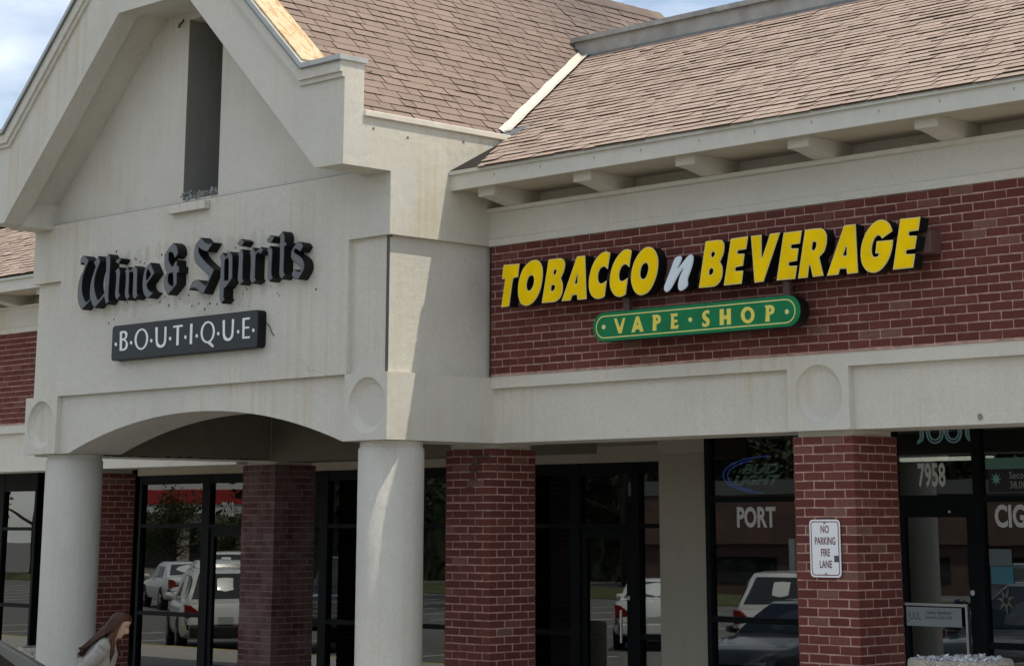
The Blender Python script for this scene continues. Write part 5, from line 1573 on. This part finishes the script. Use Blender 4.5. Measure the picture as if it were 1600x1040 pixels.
def make_car(kind, loc, rotz, mat, label, group="cars in the parking lot"):
    S = CARS[kind]
    root = empty("parked_car" if kind != 'pickup' else "pickup_truck", loc, rotz)
    tag(root, label, "car" if kind != 'pickup' else "truck", group)
    hw = S['W'] / 2
    zb = 0.28 if kind != 'pickup' else 0.42
    L2 = S['L'] / 2
    # lower body
    rings = []
    xs = sorted(set([-L2 + S['L'] * i / 30 for i in range(31)]))
    for x in xs:
        zt = interp(S['X'], S['Z'], x)
        e = max(0.0, (abs(x) - (L2 - 0.55)) / 0.55)
        w = hw * (1 - 0.16 * e ** 2.2)
        zbb = zb + 0.14 * e ** 2
        half = [(0.0, zbb), (w * 0.80, zbb), (w * 0.95, zbb + 0.05), (w, zbb + 0.18), (w * 1.0, zt - 0.30), (w * 0.985, zt - 0.12), (w * 0.94, zt - 0.02), (w * 0.86, zt), (w * 0.4, zt + 0.025), (0.0, zt + 0.03)]
        rings.append([(x, yy, zz) for yy, zz in half] + [(x, -yy, zz) for yy, zz in reversed(half[1:-1])])
    body = MB().rings(rings).obj("body", mat, root, auto=42)
    # cabin
    xw, xf, xr, xb = S['cab']
    zr_ = S['roof']
    def belt(x): return interp(S['X'], S['Z'], x) - 0.01
    wb, wr = hw * 0.93, hw * 0.74
    prof = [(xw, belt(xw), wb * 0.90), (xf, zr_ - 0.03, wr * 0.96), ((xf + xr) / 2, zr_, wr), (xr, zr_ - 0.03, wr * 0.97), (xb, belt(xb), wb * 0.92)]
    mb = MB()
    top, bot = [], []
    for (x, z, w) in prof:
        top.append((x, z, w))
    n = 20
    rings = []
    for i in range(n + 1):
        s = i / n
        # outline going over the roof: position along prof by x
        x = xw + (xb - xw) * s
        if x > xf:
            q = (xw - x) / (xw - xf); z = belt(xw) + (zr_ - 0.03 - belt(xw)) * (q ** 0.85); w_t = wb * 0.90 + (wr * 0.96 - wb * 0.90) * q
        elif x > xr:
            q = (xf - x) / (xf - xr); z = zr_ - 0.03 + 0.03 * math.sin(math.pi * q); w_t = wr * (0.96 + 0.04 * math.sin(math.pi * q))
        else:
            q = (xr - x) / (xr - xb); z = zr_ - 0.03 + (belt(xb) - zr_ + 0.03) * (q ** 1.15); w_t = wr * 0.97 + (wb * 0.92 - wr * 0.97) * q
        zl = belt(x) - 0.04
        hgt = max(z - zl, 0.001)
        wbx = wb if xr < x < xf else wb * 0.97
        half = [(0.0, zl), (wbx, zl), (wbx + (w_t - wbx) * 0.90, zl + hgt * 0.90), (w_t * 0.93, z), (0.0, z + 0.012)]
        rings.append([(x, yy, zz) for yy, zz in half] + [(x, -yy, zz) for yy, zz in reversed(half[1:-1])])
    cabm = MB().rings(rings)
    cab = cabm.obj("cabin", mat, root, auto=40)
    # glass panels laid 8 mm over the cabin skin
    def side_w(x, t_):
        """half width of the cabin side at height fraction t_"""
        return None
    def glass(name, pts):
        mb = MB(); c = Vector((0, 0, 0))
        P_ = [Vector(p) for p in pts]
        nrm = (P_[1] - P_[0]).cross(P_[2] - P_[0]).normalized()
        ctr = sum(P_, Vector()) / len(P_)
        if nrm.dot(ctr - Vector(((xf + xr) / 2, 0, (belt(0) + zr_) / 2 - 0.2))) < 0: nrm = -nrm
        k = len(P_)
        mb.add([p + nrm * 0.012 for p in P_] + [p - nrm * 0.02 for p in P_], [tuple(range(k)), tuple(range(2 * k - 1, k - 1, -1))] + [(i, (i + 1) % k, k + (i + 1) % k, k + i) for i in range(k)])
        return mb.obj(name, M_CARGL, root, bevel=0.004)
    zB = belt(0) + 0.03
    def wat(z, x):
        zl = belt(x) - 0.04
        wbx = wb if xr < x < xf else wb * 0.97
        tt = (z - zl) / max(zr_ - zl, 0.01) / 0.9
        return wbx + (wr - wbx) * 0.9 * min(tt, 1.0)
    ztp = zr_ - 0.13
    for s in (1, -1):
        xm = (xf + xr) / 2 - 0.05
        a0 = xw - (xw - xf) * 0.34; 
        glass("side_window", [(a0, s * wat(zB, a0), zB), (xm + 0.03, s * wat(zB, xm), zB), (xm + 0.03, s * wat(ztp, xm), ztp), (xf - 0.02, s * wat(ztp, xf), ztp)])
        glass("side_window", [(xm - 0.04, s * wat(zB, xm), zB), (xr + (0.05 if kind != 'sedan' else -0.1), s * wat(zB, xr), zB), (xr + 0.10, s * wat(ztp, xr), ztp), (xm - 0.04, s * wat(ztp, xm), ztp)])
        if kind == 'suv':
            glass("quarter_window", [(xr - 0.03, s * wat(zB + 0.05, xr), zB + 0.05), (xr - 0.36, s * (wat(zB + 0.1, xr) - 0.02), zB + 0.10), (xr - 0.20, s * (wat(ztp, xr) - 0.015), ztp - 0.08), (xr + 0.02, s * wat(ztp, xr), ztp)])
        o = MB().tube([(xw - 0.25, s * (wb - 0.02), belt(xw) + 0.06), (xw - 0.22, s * (wb + 0.10), belt(xw) + 0.10), (xw - 0.22, s * (wb + 0.20), belt(xw) + 0.10)], [0.03, 0.07, 0.06], 8).obj("mirror", mat, root, smooth=True)
    def ff(q): return (xw + (xf - xw) * q, belt(xw) + (zr_ - 0.03 - belt(xw)) * (q ** 0.85))
    x1_, z1_ = ff(0.10); x2_, z2_ = ff(0.92); xm_, zm_ = ff(0.5)
    glass("windshield", [(x1_, wb * 0.84, z1_ + .0), (x1_, -wb * 0.84, z1_), (xm_, -(wb + wr) / 2 * 0.86, zm_), (x2_, -wr * 0.84, z2_), (x2_, wr * 0.84, z2_), (xm_, (wb + wr) / 2 * 0.86, zm_)])
    def fb(q): return (xr + (xb - xr) * q, zr_ - 0.03 + (belt(xb) - zr_ + 0.03) * (q ** 1.15))
    x1_, z1_ = fb(0.14); x2_, z2_ = fb(0.88)
    glass("rear_window", [(x1_, wr * 0.80, z1_), (x1_, -wr * 0.80, z1_), (x2_, -wb * 0.82, z2_), (x2_, wb * 0.82, z2_)])
    # wheels
    wr_ = S['wheel']
    for ax in S['axle']:
        for s in (1, -1):
            tyre = MB().lathe([(wr_ * 0.62, -0.11), (wr_ * 0.93, -0.115), (wr_, -0.09), (wr_, 0.09), (wr_ * 0.93, 0.115), (wr_ * 0.62, 0.11)], n=28)
            tm = Matrix.Translation((ax, s * (hw - 0.09), wr_)) @ Matrix.Rotation(R(90), 4, 'X')
            tyre.v = [tuple(tm @ Vector(p)) for p in tyre.v]
            w_o = tyre.obj("wheel", M_TYRE, root, auto=40)
            rim = MB()
            rim.lathe([(wr_ * 0.10, -0.03), (wr_ * 0.62, -0.02), (wr_ * 0.64, 0.04), (wr_ * 0.56, 0.045), (wr_ * 0.54, -0.01)], n=28)
            for k in range(5):
                a = 2 * math.pi * k / 5
                rim.tube([(0, 0, 0.02), (wr_ * 0.58 * math.cos(a), wr_ * 0.58 * math.sin(a), 0.03)], [0.05, 0.035], 6)
            rmx = Matrix.Translation((ax, s * (hw - 0.03), wr_)) @ Matrix.Rotation(R(-90 * s), 4, 'X')
            rim.v = [tuple(rmx @ Vector(p)) for p in rim.v]
            rim.obj("rim", M_RIM, w_o)
            ar = MB().lathe([(wr_ * 1.13, -0.10), (wr_ * 1.13, 0.02), (0.05, 0.02)], n=28)
            arx = Matrix.Translation((ax, s * (hw - 0.012), wr_ + 0.02)) @ Matrix.Rotation(R(-90 * s), 4, 'X')
            ar.v = [tuple(arx @ Vector(p)) for p in ar.v]
            ar.obj("wheel_arch", M_BLKP, root)
    zt = interp(S['X'], S['Z'], L2 - 0.1)
    ztb = interp(S['X'], S['Z'], -L2 + 0.12)
    for s in (1, -1):
        MB().prism([(s * hw * 0.55, zt - 0.20), (s * hw * 0.86, zt - 0.22), (s * hw * 0.90, zt - 0.06), (s * hw * 0.60, zt - 0.08)], L2 - 0.20, L2 - 0.02, 'x').obj("headlight", M_HEAD, root, bevel=0.01)
        MB().prism([(s * hw * 0.50, ztb - 0.24), (s * hw * 0.91, ztb - 0.30), (s * hw * 0.93, ztb - 0.02), (s * hw * 0.78, ztb - 0.05)], -L2 - 0.005, -L2 + 0.16, 'x').obj("taillight", M_TAIL, root, bevel=0.01)
    box("front_bumper", M_BLKP, L2 - 0.12, L2 + 0.03, -hw * 0.72, hw * 0.72, zb + 0.10, zb + 0.28, root, bevel=0.03)
    box("rear_bumper", M_BLKP if kind == 'suv' else mat, -L2 - 0.05, -L2 + 0.12, -hw * 0.80, hw * 0.80, zb + 0.06, zb + 0.30, root, bevel=0.04)
    gr = MB()
    if kind == 'pickup':
        gr.box(L2 - 0.05, L2 + 0.01, -hw * 0.52, hw * 0.52, zt - 0.40, zt - 0.04)
        for k in range(4):
            gr.box(L2 - 0.04, L2 + 0.03, -hw * 0.50, hw * 0.50, zt - 0.36 + 0.085 * k, zt - 0.33 + 0.085 * k)
        gr.obj("grille", M_CHROME, root, bevel=0.008)
    else:
        gr.box(L2 - 0.08, L2 + 0.005, -hw * 0.42, hw * 0.42, zt - 0.24, zt - 0.10)
        gr.obj("grille", M_BLKP, root)
    box("number_plate", simple("plate_pale", (0.5, 0.52, 0.5), 0.6), -L2 - 0.03, -L2 + 0.02, -0.155, 0.155, ztb - 0.42, ztb - 0.27, root)
    return root

make_car('crossover', (-15.20, 8.46, LOT), R(90), P_GREY, "dark car whose windshield just shows in the bottom left corner")
def refl_car(kind, x, y, rz, mat, label, s=0.92):
    o = make_car(kind, (x, y, LOT), R(rz), mat, label)
    o.scale = (s, s, s)
    return o
refl_car('suv', -35.2, 9.4, 212, P_WHITE, "large white car seen from behind in the reflection of the left shop window")
refl_car('suv', -43.0, 3.5, 214, P_WHITE, "white car behind the large white one in the window reflection")
refl_car('sedan', -54.5, -5.2, 200, P_WHITE, "white car parked side on far back in the window reflection")
refl_car('suv', -56.6, -7.4, 225, P_WHITE, "white car farthest back in the left window reflection")
refl_car('sedan', -52.6, -2.4, 205, P_WHITE, "white car at the left end of the far row in the window reflection")
refl_car('suv', -60.5, -12.6, 230, P_GREY, "dark car between the far white ones in the window reflection")
refl_car('pickup', -33.6, 7.0, 52, P_NAVY, "dark truck seen from the front in the glass beside the weathered pillar")
refl_car('sedan', -29.3, 2.6, 232, P_WHITE, "white car reflected in the narrow pane beside the dark door")
refl_car('suv', -24.6, 1.6, 250, P_WHITE, "white car reflected under the word PORT")
refl_car('sedan', -19.15, 8.75, 90, P_BLACK, "black car reflected low in the window under the word PORT")
refl_car('pickup', -18.95, 3.2, 70, P_NAVY, "dark truck with a chrome grille reflected in the far right window")

# ================================================================ trees, far buildings, light pole (all mirrored in the glass)
M_BARK = simple("bark", (0.075, 0.058, 0.042), 0.95, grain=0.35, gscale=12, spec=0.1, bmp=0.5)
def leaf_mat(name, a, b_):
    m, t, b = node_mat(name)
    b.inputs['Roughness'].default_value = 0.7
    g = t.nodes.new("ShaderNodeNewGeometry")
    t.links.new(ramp(t, g.outputs['Random Per Island'], [(0.0, a), (1.0, b_)]), b.inputs['Base Color'])
    return m
M_LEAF = leaf_mat("leaves", (0.035, 0.055, 0.014), (0.10, 0.125, 0.030))
M_LEAFD = leaf_mat("leaves_dark", (0.018, 0.030, 0.010), (0.045, 0.065, 0.020))
def tree_meshes(seed, h, rad, mat):
    rnd = random.Random(seed)
    tr = MB()
    tr.tube([(0, 0, 0), (0.05, 0.02, h * 0.25), (-0.04, 0.05, h * 0.5), (0.03, 0, h * 0.82)], [0.22, 0.17, 0.13, 0.04], 8)
    cl = []
    for k in range(13):
        a = rnd.uniform(0, 6.28); z0 = h * rnd.uniform(0.25, 0.7); L = rad * rnd.uniform(0.5, 1.0)
        e = Vector((math.cos(a) * L, math.sin(a) * L, z0 + h * rnd.uniform(0.06, 0.26)))
        tr.tube([(0, 0, z0), (e.x * 0.5, e.y * 0.5, (z0 + e.z) / 2 + 0.1), tuple(e)], [0.08, 0.05, 0.02], 6)
        cl.append((e, rad * rnd.uniform(0.26, 0.46)))
    for k in range(9):
        cl.append((Vector((rnd.uniform(-.3, .3) * rad, rnd.uniform(-.3, .3) * rad, h * rnd.uniform(0.55, 0.97))), rad * rnd.uniform(0.24, 0.4)))
    lf = MB()
    for c, r_ in cl:
        for k in range(190):
            d = Vector((rnd.gauss(0, 1), rnd.gauss(0, 1), rnd.gauss(0, 0.8))).normalized() * r_ * rnd.random() ** 0.45
            p = c + d
            s = rnd.uniform(0.07, 0.16)
            u = Vector((rnd.gauss(0, 1), rnd.gauss(0, 1), rnd.gauss(0, 1))).normalized(); w = u.orthogonal().normalized()
            lf.add([p - u * s, p + w * s * 0.55, p + u * s, p - w * s * 0.55], [(0, 1, 2, 3)])
    return tr.mesh("trunk", M_BARK, True), lf.mesh("crown", mat, fix=False)
_t1 = tree_meshes(1, 7.0, 3.0, M_LEAF); _t2 = tree_meshes(2, 9.0, 3.6, M_LEAFD)
def tree(kind, x, y, s, rz, label):
    root = empty("leafy_tree", (x, y, LOT), rz); tag(root, label, "tree", "trees around the parking lot")
    root.scale = (s, s, s)
    for nm, me in zip(("trunk", "crown"), _t1 if kind == 1 else _t2):
        link(bpy.data.objects.new(nm, me), root)
tree(1, -63.4, -9.9, 0.50, 0.3, "light green tree reflected left of the number 7962")
tree(1, -66.0, -14.6, 0.40, 1.3, "small light green tree reflected behind the number 7962")
TL_ = [(-45, -8, 1.0, "dark tree reflected in the glass behind the sunlit column"), (-51, -13, 1.0, "dark tree reflected beside the cracked pillar"), (-57, -27, 1.1, "dark tree reflected above the dark shop door"),
       (-52, -33, 1.1, "dark tree reflected right of the dark shop door"), (-47, -37, 1.1, "dark tree reflected behind the neon crescent"), (-62, -23, 1.1, "dark tree reflected in the far background of the dark panes"),
       (-42, -40, 1.1, "dark tree reflected above the word PORT"), (-37, -44, 1.1, "dark tree reflected in the far right window"), (-86, -18.5, 1.0, "dark tree reflected in the window at the left edge")]
for i, (x, y, s, lb) in enumerate(TL_):
    tree(2, x, y, s, i * 1.1, lb)
wd_ = MB(); rnd = random.Random(71)
def wood_at(q): return (-79 + 63 * q, -26 - 30 * q, 7.6 + 1.3 * math.sin(q * 23) + 0.9 * math.sin(q * 57))
seg = 90                                            # one dark mass: a lumpy core clothed in leaves
core = []
for i in range(seg + 1):
    x_, y_, h_ = wood_at(i / seg)
    core.append([(x_ - 0.4, y_ - 0.9, LOT), (x_ + 0.5, y_ + 1.0, LOT), (x_ + 0.4 + rnd.uniform(-.3, .3), y_ + 0.9, LOT + h_ * 0.55), (x_ + rnd.uniform(-.3, .3), y_ + rnd.uniform(-.3, .3), LOT + h_ - 0.9), (x_ - 0.4, y_ - 0.9, LOT + h_ * 0.5)])
wd_.rings(core)
for k in range(26000):
    q = rnd.random(); x_, y_, h_ = wood_at(q)
    p = Vector((x_ + rnd.gauss(0, 1.1), y_ + rnd.gauss(0, 1.1), LOT + h_ * rnd.random() ** 0.8)); s = rnd.uniform(0.2, 0.45)
    u = Vector((rnd.gauss(0, 1), rnd.gauss(0, 1), rnd.gauss(0, 1))).normalized(); w = u.orthogonal().normalized()
    wd_.add([p - u * s, p + w * s * 0.6, p + u * s, p - w * s * 0.6], [(0, 1, 2, 3)])
o = wd_.obj("far_wood", M_LEAFD, fix=False); tag(o, "dark far-off wood beyond the road, seen only in the glass", "wood", kind="stuff")

def far_store(label, x, y, rz, w, d, h, band):
    root = empty("far_store", (x, y, LOT), R(rz)); tag(root, label, "building")
    m1 = simple("store_wall", (0.42, 0.38, 0.33), 0.9, grain=0.08, gscale=1.5) if band else simple("store_wall_brown", (0.10, 0.06, 0.05), 0.9, grain=0.2, gscale=1.5); m2 = simple("store_band", (0.72, 0.72, 0.69), 0.8); m3 = simple("store_red", (0.42, 0.03, 0.03), 0.6)
    box("wall", m1, -w / 2, w / 2, 0, d, 0, h, root)
    box("roof_edge", simple("store_edge", (0.10, 0.11, 0.11), 0.8), -w / 2 - 0.2, w / 2 + 0.2, -0.3, d, h, h + 0.5, root)
    box("fascia_band", m2 if band else m1, -w / 2, w / 2, -0.25, -0.002, h - 1.7, h - 0.002, root)
    if band:
        box("red_band", m3, -w / 2, w / 2, -0.30, -0.252, h - 1.25, h - 0.55, root)
    for i in range(int(w / 3)):
        o = box("window", M_CARGL, -w / 2 + 0.5 + 3 * i, -w / 2 + 2.9 + 3 * i, -0.03, -0.002, 0.4, h - 2.2, root)
        box("window_frame", M_FRAME, -w / 2 + 0.5 + 3 * i, -w / 2 + 2.9 + 3 * i, -0.06, -0.032, h - 2.25, h - 2.15, o)
far_store("long pale store with a red band, mirrored in the left shop window", -84.6, -27.6, 128, 9.5, 10, 4.6, True)
far_store("low brown building across the road, mirrored in the tobacco shop window", -46, -27, 150, 16, 8, 3.4, False)
sp = empty("sign_post", (-27.4, -1.6, LOT)); tag(sp, "thin post with two blank plates reflected in the window under PORT", "sign")
MB().tube([(0, 0, 0), (0, 0, 2.1)], 0.03, 8).obj("post", M_DARKM, sp)
box("plate", M_CAP, -0.2, -0.02, -0.02, 0.0, 1.45, 2.1, sp); box("plate", M_CAP, 0.02, 0.2, -0.02, 0.0, 1.45, 2.1, sp)

# ================================================================ the woman
def person():
    base = Vector((-16.62, 11.16, LOT + 0.0))
    root = empty("person", base, 0); 
    tag(root, "person with long brown hair and a beige sweater, looking down beside the shaded column", "person")
    f = Vector((_r.x, _r.y, 0)).normalized()          # faces along the pavement, to the right
    rgt = f.cross(Vector((0, 0, 1))).normalized()     # her right hand side
    up = Vector((0, 0, 1))
    def W(a, b, c):                                   # forward, right, up; leaning over from the hips
        t = max(0.0, c - 0.90)
        return f * (a + 0.15 * t) + rgt * b + up * (c - 0.085 * t)
    skin = simple("skin", (0.50, 0.30, 0.23), 0.55, grain=0.06, gscale=20)
    b = MB()
    def cap(pts, rr, n=12): b.tube([W(*p) for p in pts], rr, n)
    # legs, torso, arms (feet on the asphalt)
    for s in (-1, 1):
        st = 0.10 * s
        cap([(0.0, 0.09 * s, 0.90), (st + 0.02, 0.095 * s, 0.50), (st - 0.02, 0.10 * s, 0.09)], [0.082, 0.055, 0.036])
        cap([(st - 0.07, 0.10 * s, 0.045), (st + 0.05, 0.105 * s, 0.04), (st + 0.16, 0.11 * s, 0.03)], [0.035, 0.042, 0.028])
    cap([(0.0, 0, 0.84), (0.0, 0, 0.95), (0.015, 0, 1.10), (0.04, 0, 1.25), (0.065, 0, 1.36), (0.085, 0, 1.42)], [0.12, 0.135, 0.112, 0.125, 0.115, 0.06], 16)
    cap([(0.07, -0.155, 1.345), (0.07, 0.0, 1.37), (0.07, 0.155, 1.345)], [0.055, 0.07, 0.055])
    cap([(0.085, 0, 1.38), (0.115, 0, 1.47), (0.14, 0, 1.53)], [0.055, 0.047, 0.046])
    hands = []
    for s in (-1, 1):
        sh, el, wr = (0.07, 0.165 * s, 1.34), (-0.115, 0.235 * s, 1.10), (0.13, 0.17 * s, 0.985)
        cap([sh, el], [0.047, 0.037]); cap([el, wr], [0.038, 0.024])
        pm = (0.20, 0.155 * s, 0.965)
        cap([wr, ((wr[0] + pm[0]) / 2, (wr[1] + pm[1]) / 2, 0.972), pm], [0.022, 0.030, 0.026], 8)
        for k in range(4):
            oz = (k - 1.5) * 0.019; ln = (0.9, 1.0, 0.95, 0.75)[3 - k]
            cap([(pm[0], pm[1], pm[2] + oz), (pm[0] + 0.038 * ln, pm[1] - 0.010 * s, pm[2] + oz * 1.1 - 0.004), (pm[0] + 0.062 * ln, pm[1] - 0.032 * s, pm[2] + oz - 0.010)], [0.0095, 0.009, 0.0075], 6)
        cap([(wr[0] + 0.03, wr[1], wr[2] + 0.018), (wr[0] + 0.065, wr[1] - 0.03 * s, wr[2] + 0.035), (wr[0] + 0.09, wr[1] - 0.045 * s, wr[2] + 0.03)], [0.012, 0.011, 0.008], 6)
    # head: horizontal rings in head space, nose and chin shaped by the front profile
    tilt = R(20)
    hc = Vector((0.155, 0, 1.575))
    def H(a, bb, c):
        ca, sa = math.cos(tilt), math.sin(tilt)
        return W(hc.x + a * ca + c * sa, hc.y + bb, hc.z + c * ca - a * sa)
    prof = [(-0.112, 0.050, 0.045, 0.028), (-0.104, 0.078, 0.050, 0.040), (-0.088, 0.084, 0.058, 0.050), (-0.070, 0.079, 0.066, 0.057), (-0.056, 0.085, 0.070, 0.061), (-0.046, 0.082, 0.074, 0.064),
            (-0.030, 0.084, 0.080, 0.067), (-0.012, 0.086, 0.088, 0.070), (0.010, 0.080, 0.096, 0.073), (0.030, 0.086, 0.100, 0.075), (0.055, 0.088, 0.102, 0.075), (0.080, 0.078, 0.094, 0.068), (0.100, 0.056, 0.072, 0.050), (0.112, 0.025, 0.034, 0.024)]
    n = 28
    rings = []
    for (z, fr, bk, hw_) in prof:
        ring = []
        for k in range(n):
            a = 2 * math.pi * k / n
            ca, sa = math.cos(a), math.sin(a)
            rx = fr if ca > 0 else bk
            x, y = rx * math.copysign(abs(ca) ** 0.92, ca), hw_ * math.copysign(abs(sa) ** 0.92, sa)
            if ca > 0.90 and -0.052 < z < 0.028:       # nose
                q = (ca - 0.90) / 0.10
                x += q * (0.030 if z < -0.036 else 0.036 if z < -0.02 else 0.022 if z < 0.0 else 0.010)
            if 0.72 < ca < 0.93 and 0.0 < z < 0.03:    # eye sockets
                x -= 0.008
            if ca > 0.86 and abs(z + 0.063) < 0.004:   # mouth line
                x -= 0.004
            ring.append(H(x, y, z))
        rings.append(ring)
    b.rings(rings)
    for s in (-1, 1):
        b.tube([H(-0.012, s * 0.070, 0.022), H(-0.016, s * 0.082, 0.005), H(-0.010, s * 0.074, -0.028)], [0.008, 0.014, 0.007], 8)
    body = b.obj("body", skin, root)
    md = body.modifiers.new("fuse", 'REMESH'); md.mode = 'VOXEL'; md.voxel_size = 0.0065; md.use_smooth_shade = True
    sm = body.modifiers.new("soften", 'SMOOTH'); sm.iterations = 3; sm.factor = 0.5
    # eyes and brows
    for s in (-1, 1):
        o = MB(); o.tube([H(0.071, s * 0.030, 0.012), H(0.079, s * 0.028, 0.012)], [0.008, 0.006], 8)
        o.obj("eye", simple("eye_dark", (0.02, 0.015, 0.012), 0.3), root)
        o = MB(); o.tube([H(0.078, s * 0.012, 0.034), H(0.076, s * 0.032, 0.039), H(0.064, s * 0.050, 0.033)], [0.003, 0.004, 0.002], 6)
        o.obj("eyebrow", simple("brow_brown", (0.045, 0.025, 0.016), 0.8), root)
    o = MB(); o.tube([H(0.072, -0.020, -0.062), H(0.085, 0, -0.061), H(0.072, 0.020, -0.062)], [0.004, 0.0065, 0.004], 6); o.obj("lips", simple("lips_pink", (0.38, 0.15, 0.13), 0.5), root)
    # sweater
    m, t, bs_ = node_mat("beige_knit")
    bs_.inputs['Roughness'].default_value = 0.95
    t.links.new(ramp(t, noise(t, pos(t), 26, 5, 0.6), [(0.3, (0.25, 0.235, 0.205)), (0.7, (0.345, 0.325, 0.285))]), bs_.inputs['Base Color'])
    bump(t, bs_, noise(t, pos(t, (1, 1, 0.35)), 22, 4), 0.6, 0.03)
    g = MB()
    g.tube([W(0.0, 0, 0.86), W(0.0, 0, 0.95), W(0.01, 0, 1.10), W(0.035, 0, 1.25), W(0.06, 0, 1.36), W(0.082, 0, 1.425), W(0.09, 0, 1.45)], [0.165, 0.168, 0.145, 0.152, 0.138, 0.085, 0.066], 20)
    g.tube([W(0.06, -0.165, 1.345), W(0.07, -0.08, 1.385), W(0.07, 0.08, 1.385), W(0.06, 0.165, 1.345)], [0.066, 0.075, 0.075, 0.066], 14)
    for s in (-1, 1):
        g.tube([W(0.07, 0.165 * s, 1.345), W(-0.02, 0.205 * s, 1.22), W(-0.115, 0.238 * s, 1.10)], [0.068, 0.064, 0.058], 14)
        g.tube([W(-0.118, 0.240 * s, 1.115), W(-0.115, 0.238 * s, 1.09), W(0.0, 0.21 * s, 1.03), W(0.12, 0.175 * s, 0.988)], [0.052, 0.060, 0.052, 0.040], 14)
    sw = g.obj("sweater", m, root)
    md = sw.modifiers.new("fuse", 'REMESH'); md.mode = 'VOXEL'; md.voxel_size = 0.010; md.use_smooth_shade = True
    sm = sw.modifiers.new("soften", 'SMOOTH'); sm.iterations = 4; sm.factor = 0.5
    # trousers and shoes
    g = MB()
    g.tube([W(0, 0, 0.80), W(0, 0, 0.90), W(0, 0, 0.97)], [0.13, 0.152, 0.14], 18)
    for s in (-1, 1):
        st = 0.10 * s
        g.tube([W(0.0, 0.085 * s, 0.88), W(st + 0.02, 0.095 * s, 0.50), W(st - 0.02, 0.10 * s, 0.08)], [0.10, 0.072, 0.058], 16)
    tr_ = g.obj("trousers", simple("dark_denim", (0.03, 0.036, 0.05), 0.9, grain=0.2), root)
    md = tr_.modifiers.new("fuse", 'REMESH'); md.mode = 'VOXEL'; md.voxel_size = 0.012; md.use_smooth_shade = True
    for s in (-1, 1):
        st = 0.10 * s
        MB().tube([W(st - 0.085, 0.10 * s, 0.05), W(st + 0.05, 0.105 * s, 0.045), W(st + 0.17, 0.11 * s, 0.032)], [0.042, 0.05, 0.03], 12).obj("shoe", M_BLKP, root, smooth=True)
    # hair: skull cap of overlapping locks that fall behind the shoulder and one lock in front
    m, t, bs_ = node_mat("brown_hair")
    bs_.inputs['Roughness'].default_value = 0.62
    bs_.inputs['Specular IOR Level'].default_value = 0.25
    gg = t.nodes.new("ShaderNodeNewGeometry")
    t.links.new(ramp(t, gg.outputs['Random Per Island'], [(0.0, (0.024, 0.010, 0.006)), (0.7, (0.055, 0.023, 0.012)), (1.0, (0.12, 0.055, 0.025))]), bs_.inputs['Base Color'])
    hm = MB()
    rnd = random.Random(17)
    # cap shell over the cranium
    rings = []
    for (z, fr, bk, hw_) in [(-0.050, -0.015, 0.098, 0.082), (-0.02, -0.005, 0.106, 0.086), (0.02, 0.012, 0.114, 0.089), (0.045, 0.050, 0.116, 0.089), (0.075, 0.088, 0.110, 0.083), (0.10, 0.070, 0.090, 0.066), (0.122, 0.030, 0.046, 0.032)]:
        ring = []
        for k in range(24):
            a = 2 * math.pi * k / 24
            ca, sa = math.cos(a), math.sin(a)
            x = (fr if ca > 0 else bk) * ca if fr > 0 or ca < 0 else fr * ca * -1
            ring.append(H(x if ca < 0 else max(fr, -0.02) * ca, hw_ * sa, z))
        rings.append(ring)
    hm.rings(rings)
    for k in range(150):
        s = rnd.choice((-1, 1, 1))
        a = rnd.uniform(1.42, 3.14)                     # angle from the face round to the nape
        rx = 0.108; ry = 0.088
        x0_, y0_ = rx * math.cos(a), ry * math.sin(a) * s
        top = H(x0_ * 0.25, y0_ * 0.3, 0.118 + rnd.uniform(-.004, .004))
        mid = H(x0_ * 0.92, y0_ * 1.0, 0.050)
        low = H(x0_ * 1.02, y0_ * 1.06, -0.03)
        front = a < 1.60
        if front:
            e1 = W(0.135 + rnd.uniform(-.02, .02), 0.100 * s + rnd.uniform(-.02, .02), 1.44); e2 = W(0.150 + rnd.uniform(-.02, .03), 0.095 * s + rnd.uniform(-.02, .02), 1.33); e3 = W(0.135 + rnd.uniform(-.02, .02), 0.09 * s, 1.24 + rnd.uniform(-.05, .05))
        else:
            e1 = W(0.03 + x0_ * 0.6 + rnd.uniform(-.015, .015), y0_ * 1.25, 1.475); e2 = W(-0.075 + x0_ * 0.35 + rnd.uniform(-.015, .015), y0_ * 1.3 + rnd.uniform(-.02, .02), 1.38); e3 = W(-0.125 + rnd.uniform(-.03, .03), y0_ * 1.2 + rnd.uniform(-.03, .03), 1.33 + rnd.uniform(-.06, .05))
        hm.tube([top, mid, low, e1, e2, e3], [0.010, 0.012, 0.012, 0.011, 0.010, 0.002], 5, cap=False)
    hm.obj("hair", m, root, smooth=True)
    return root
person()
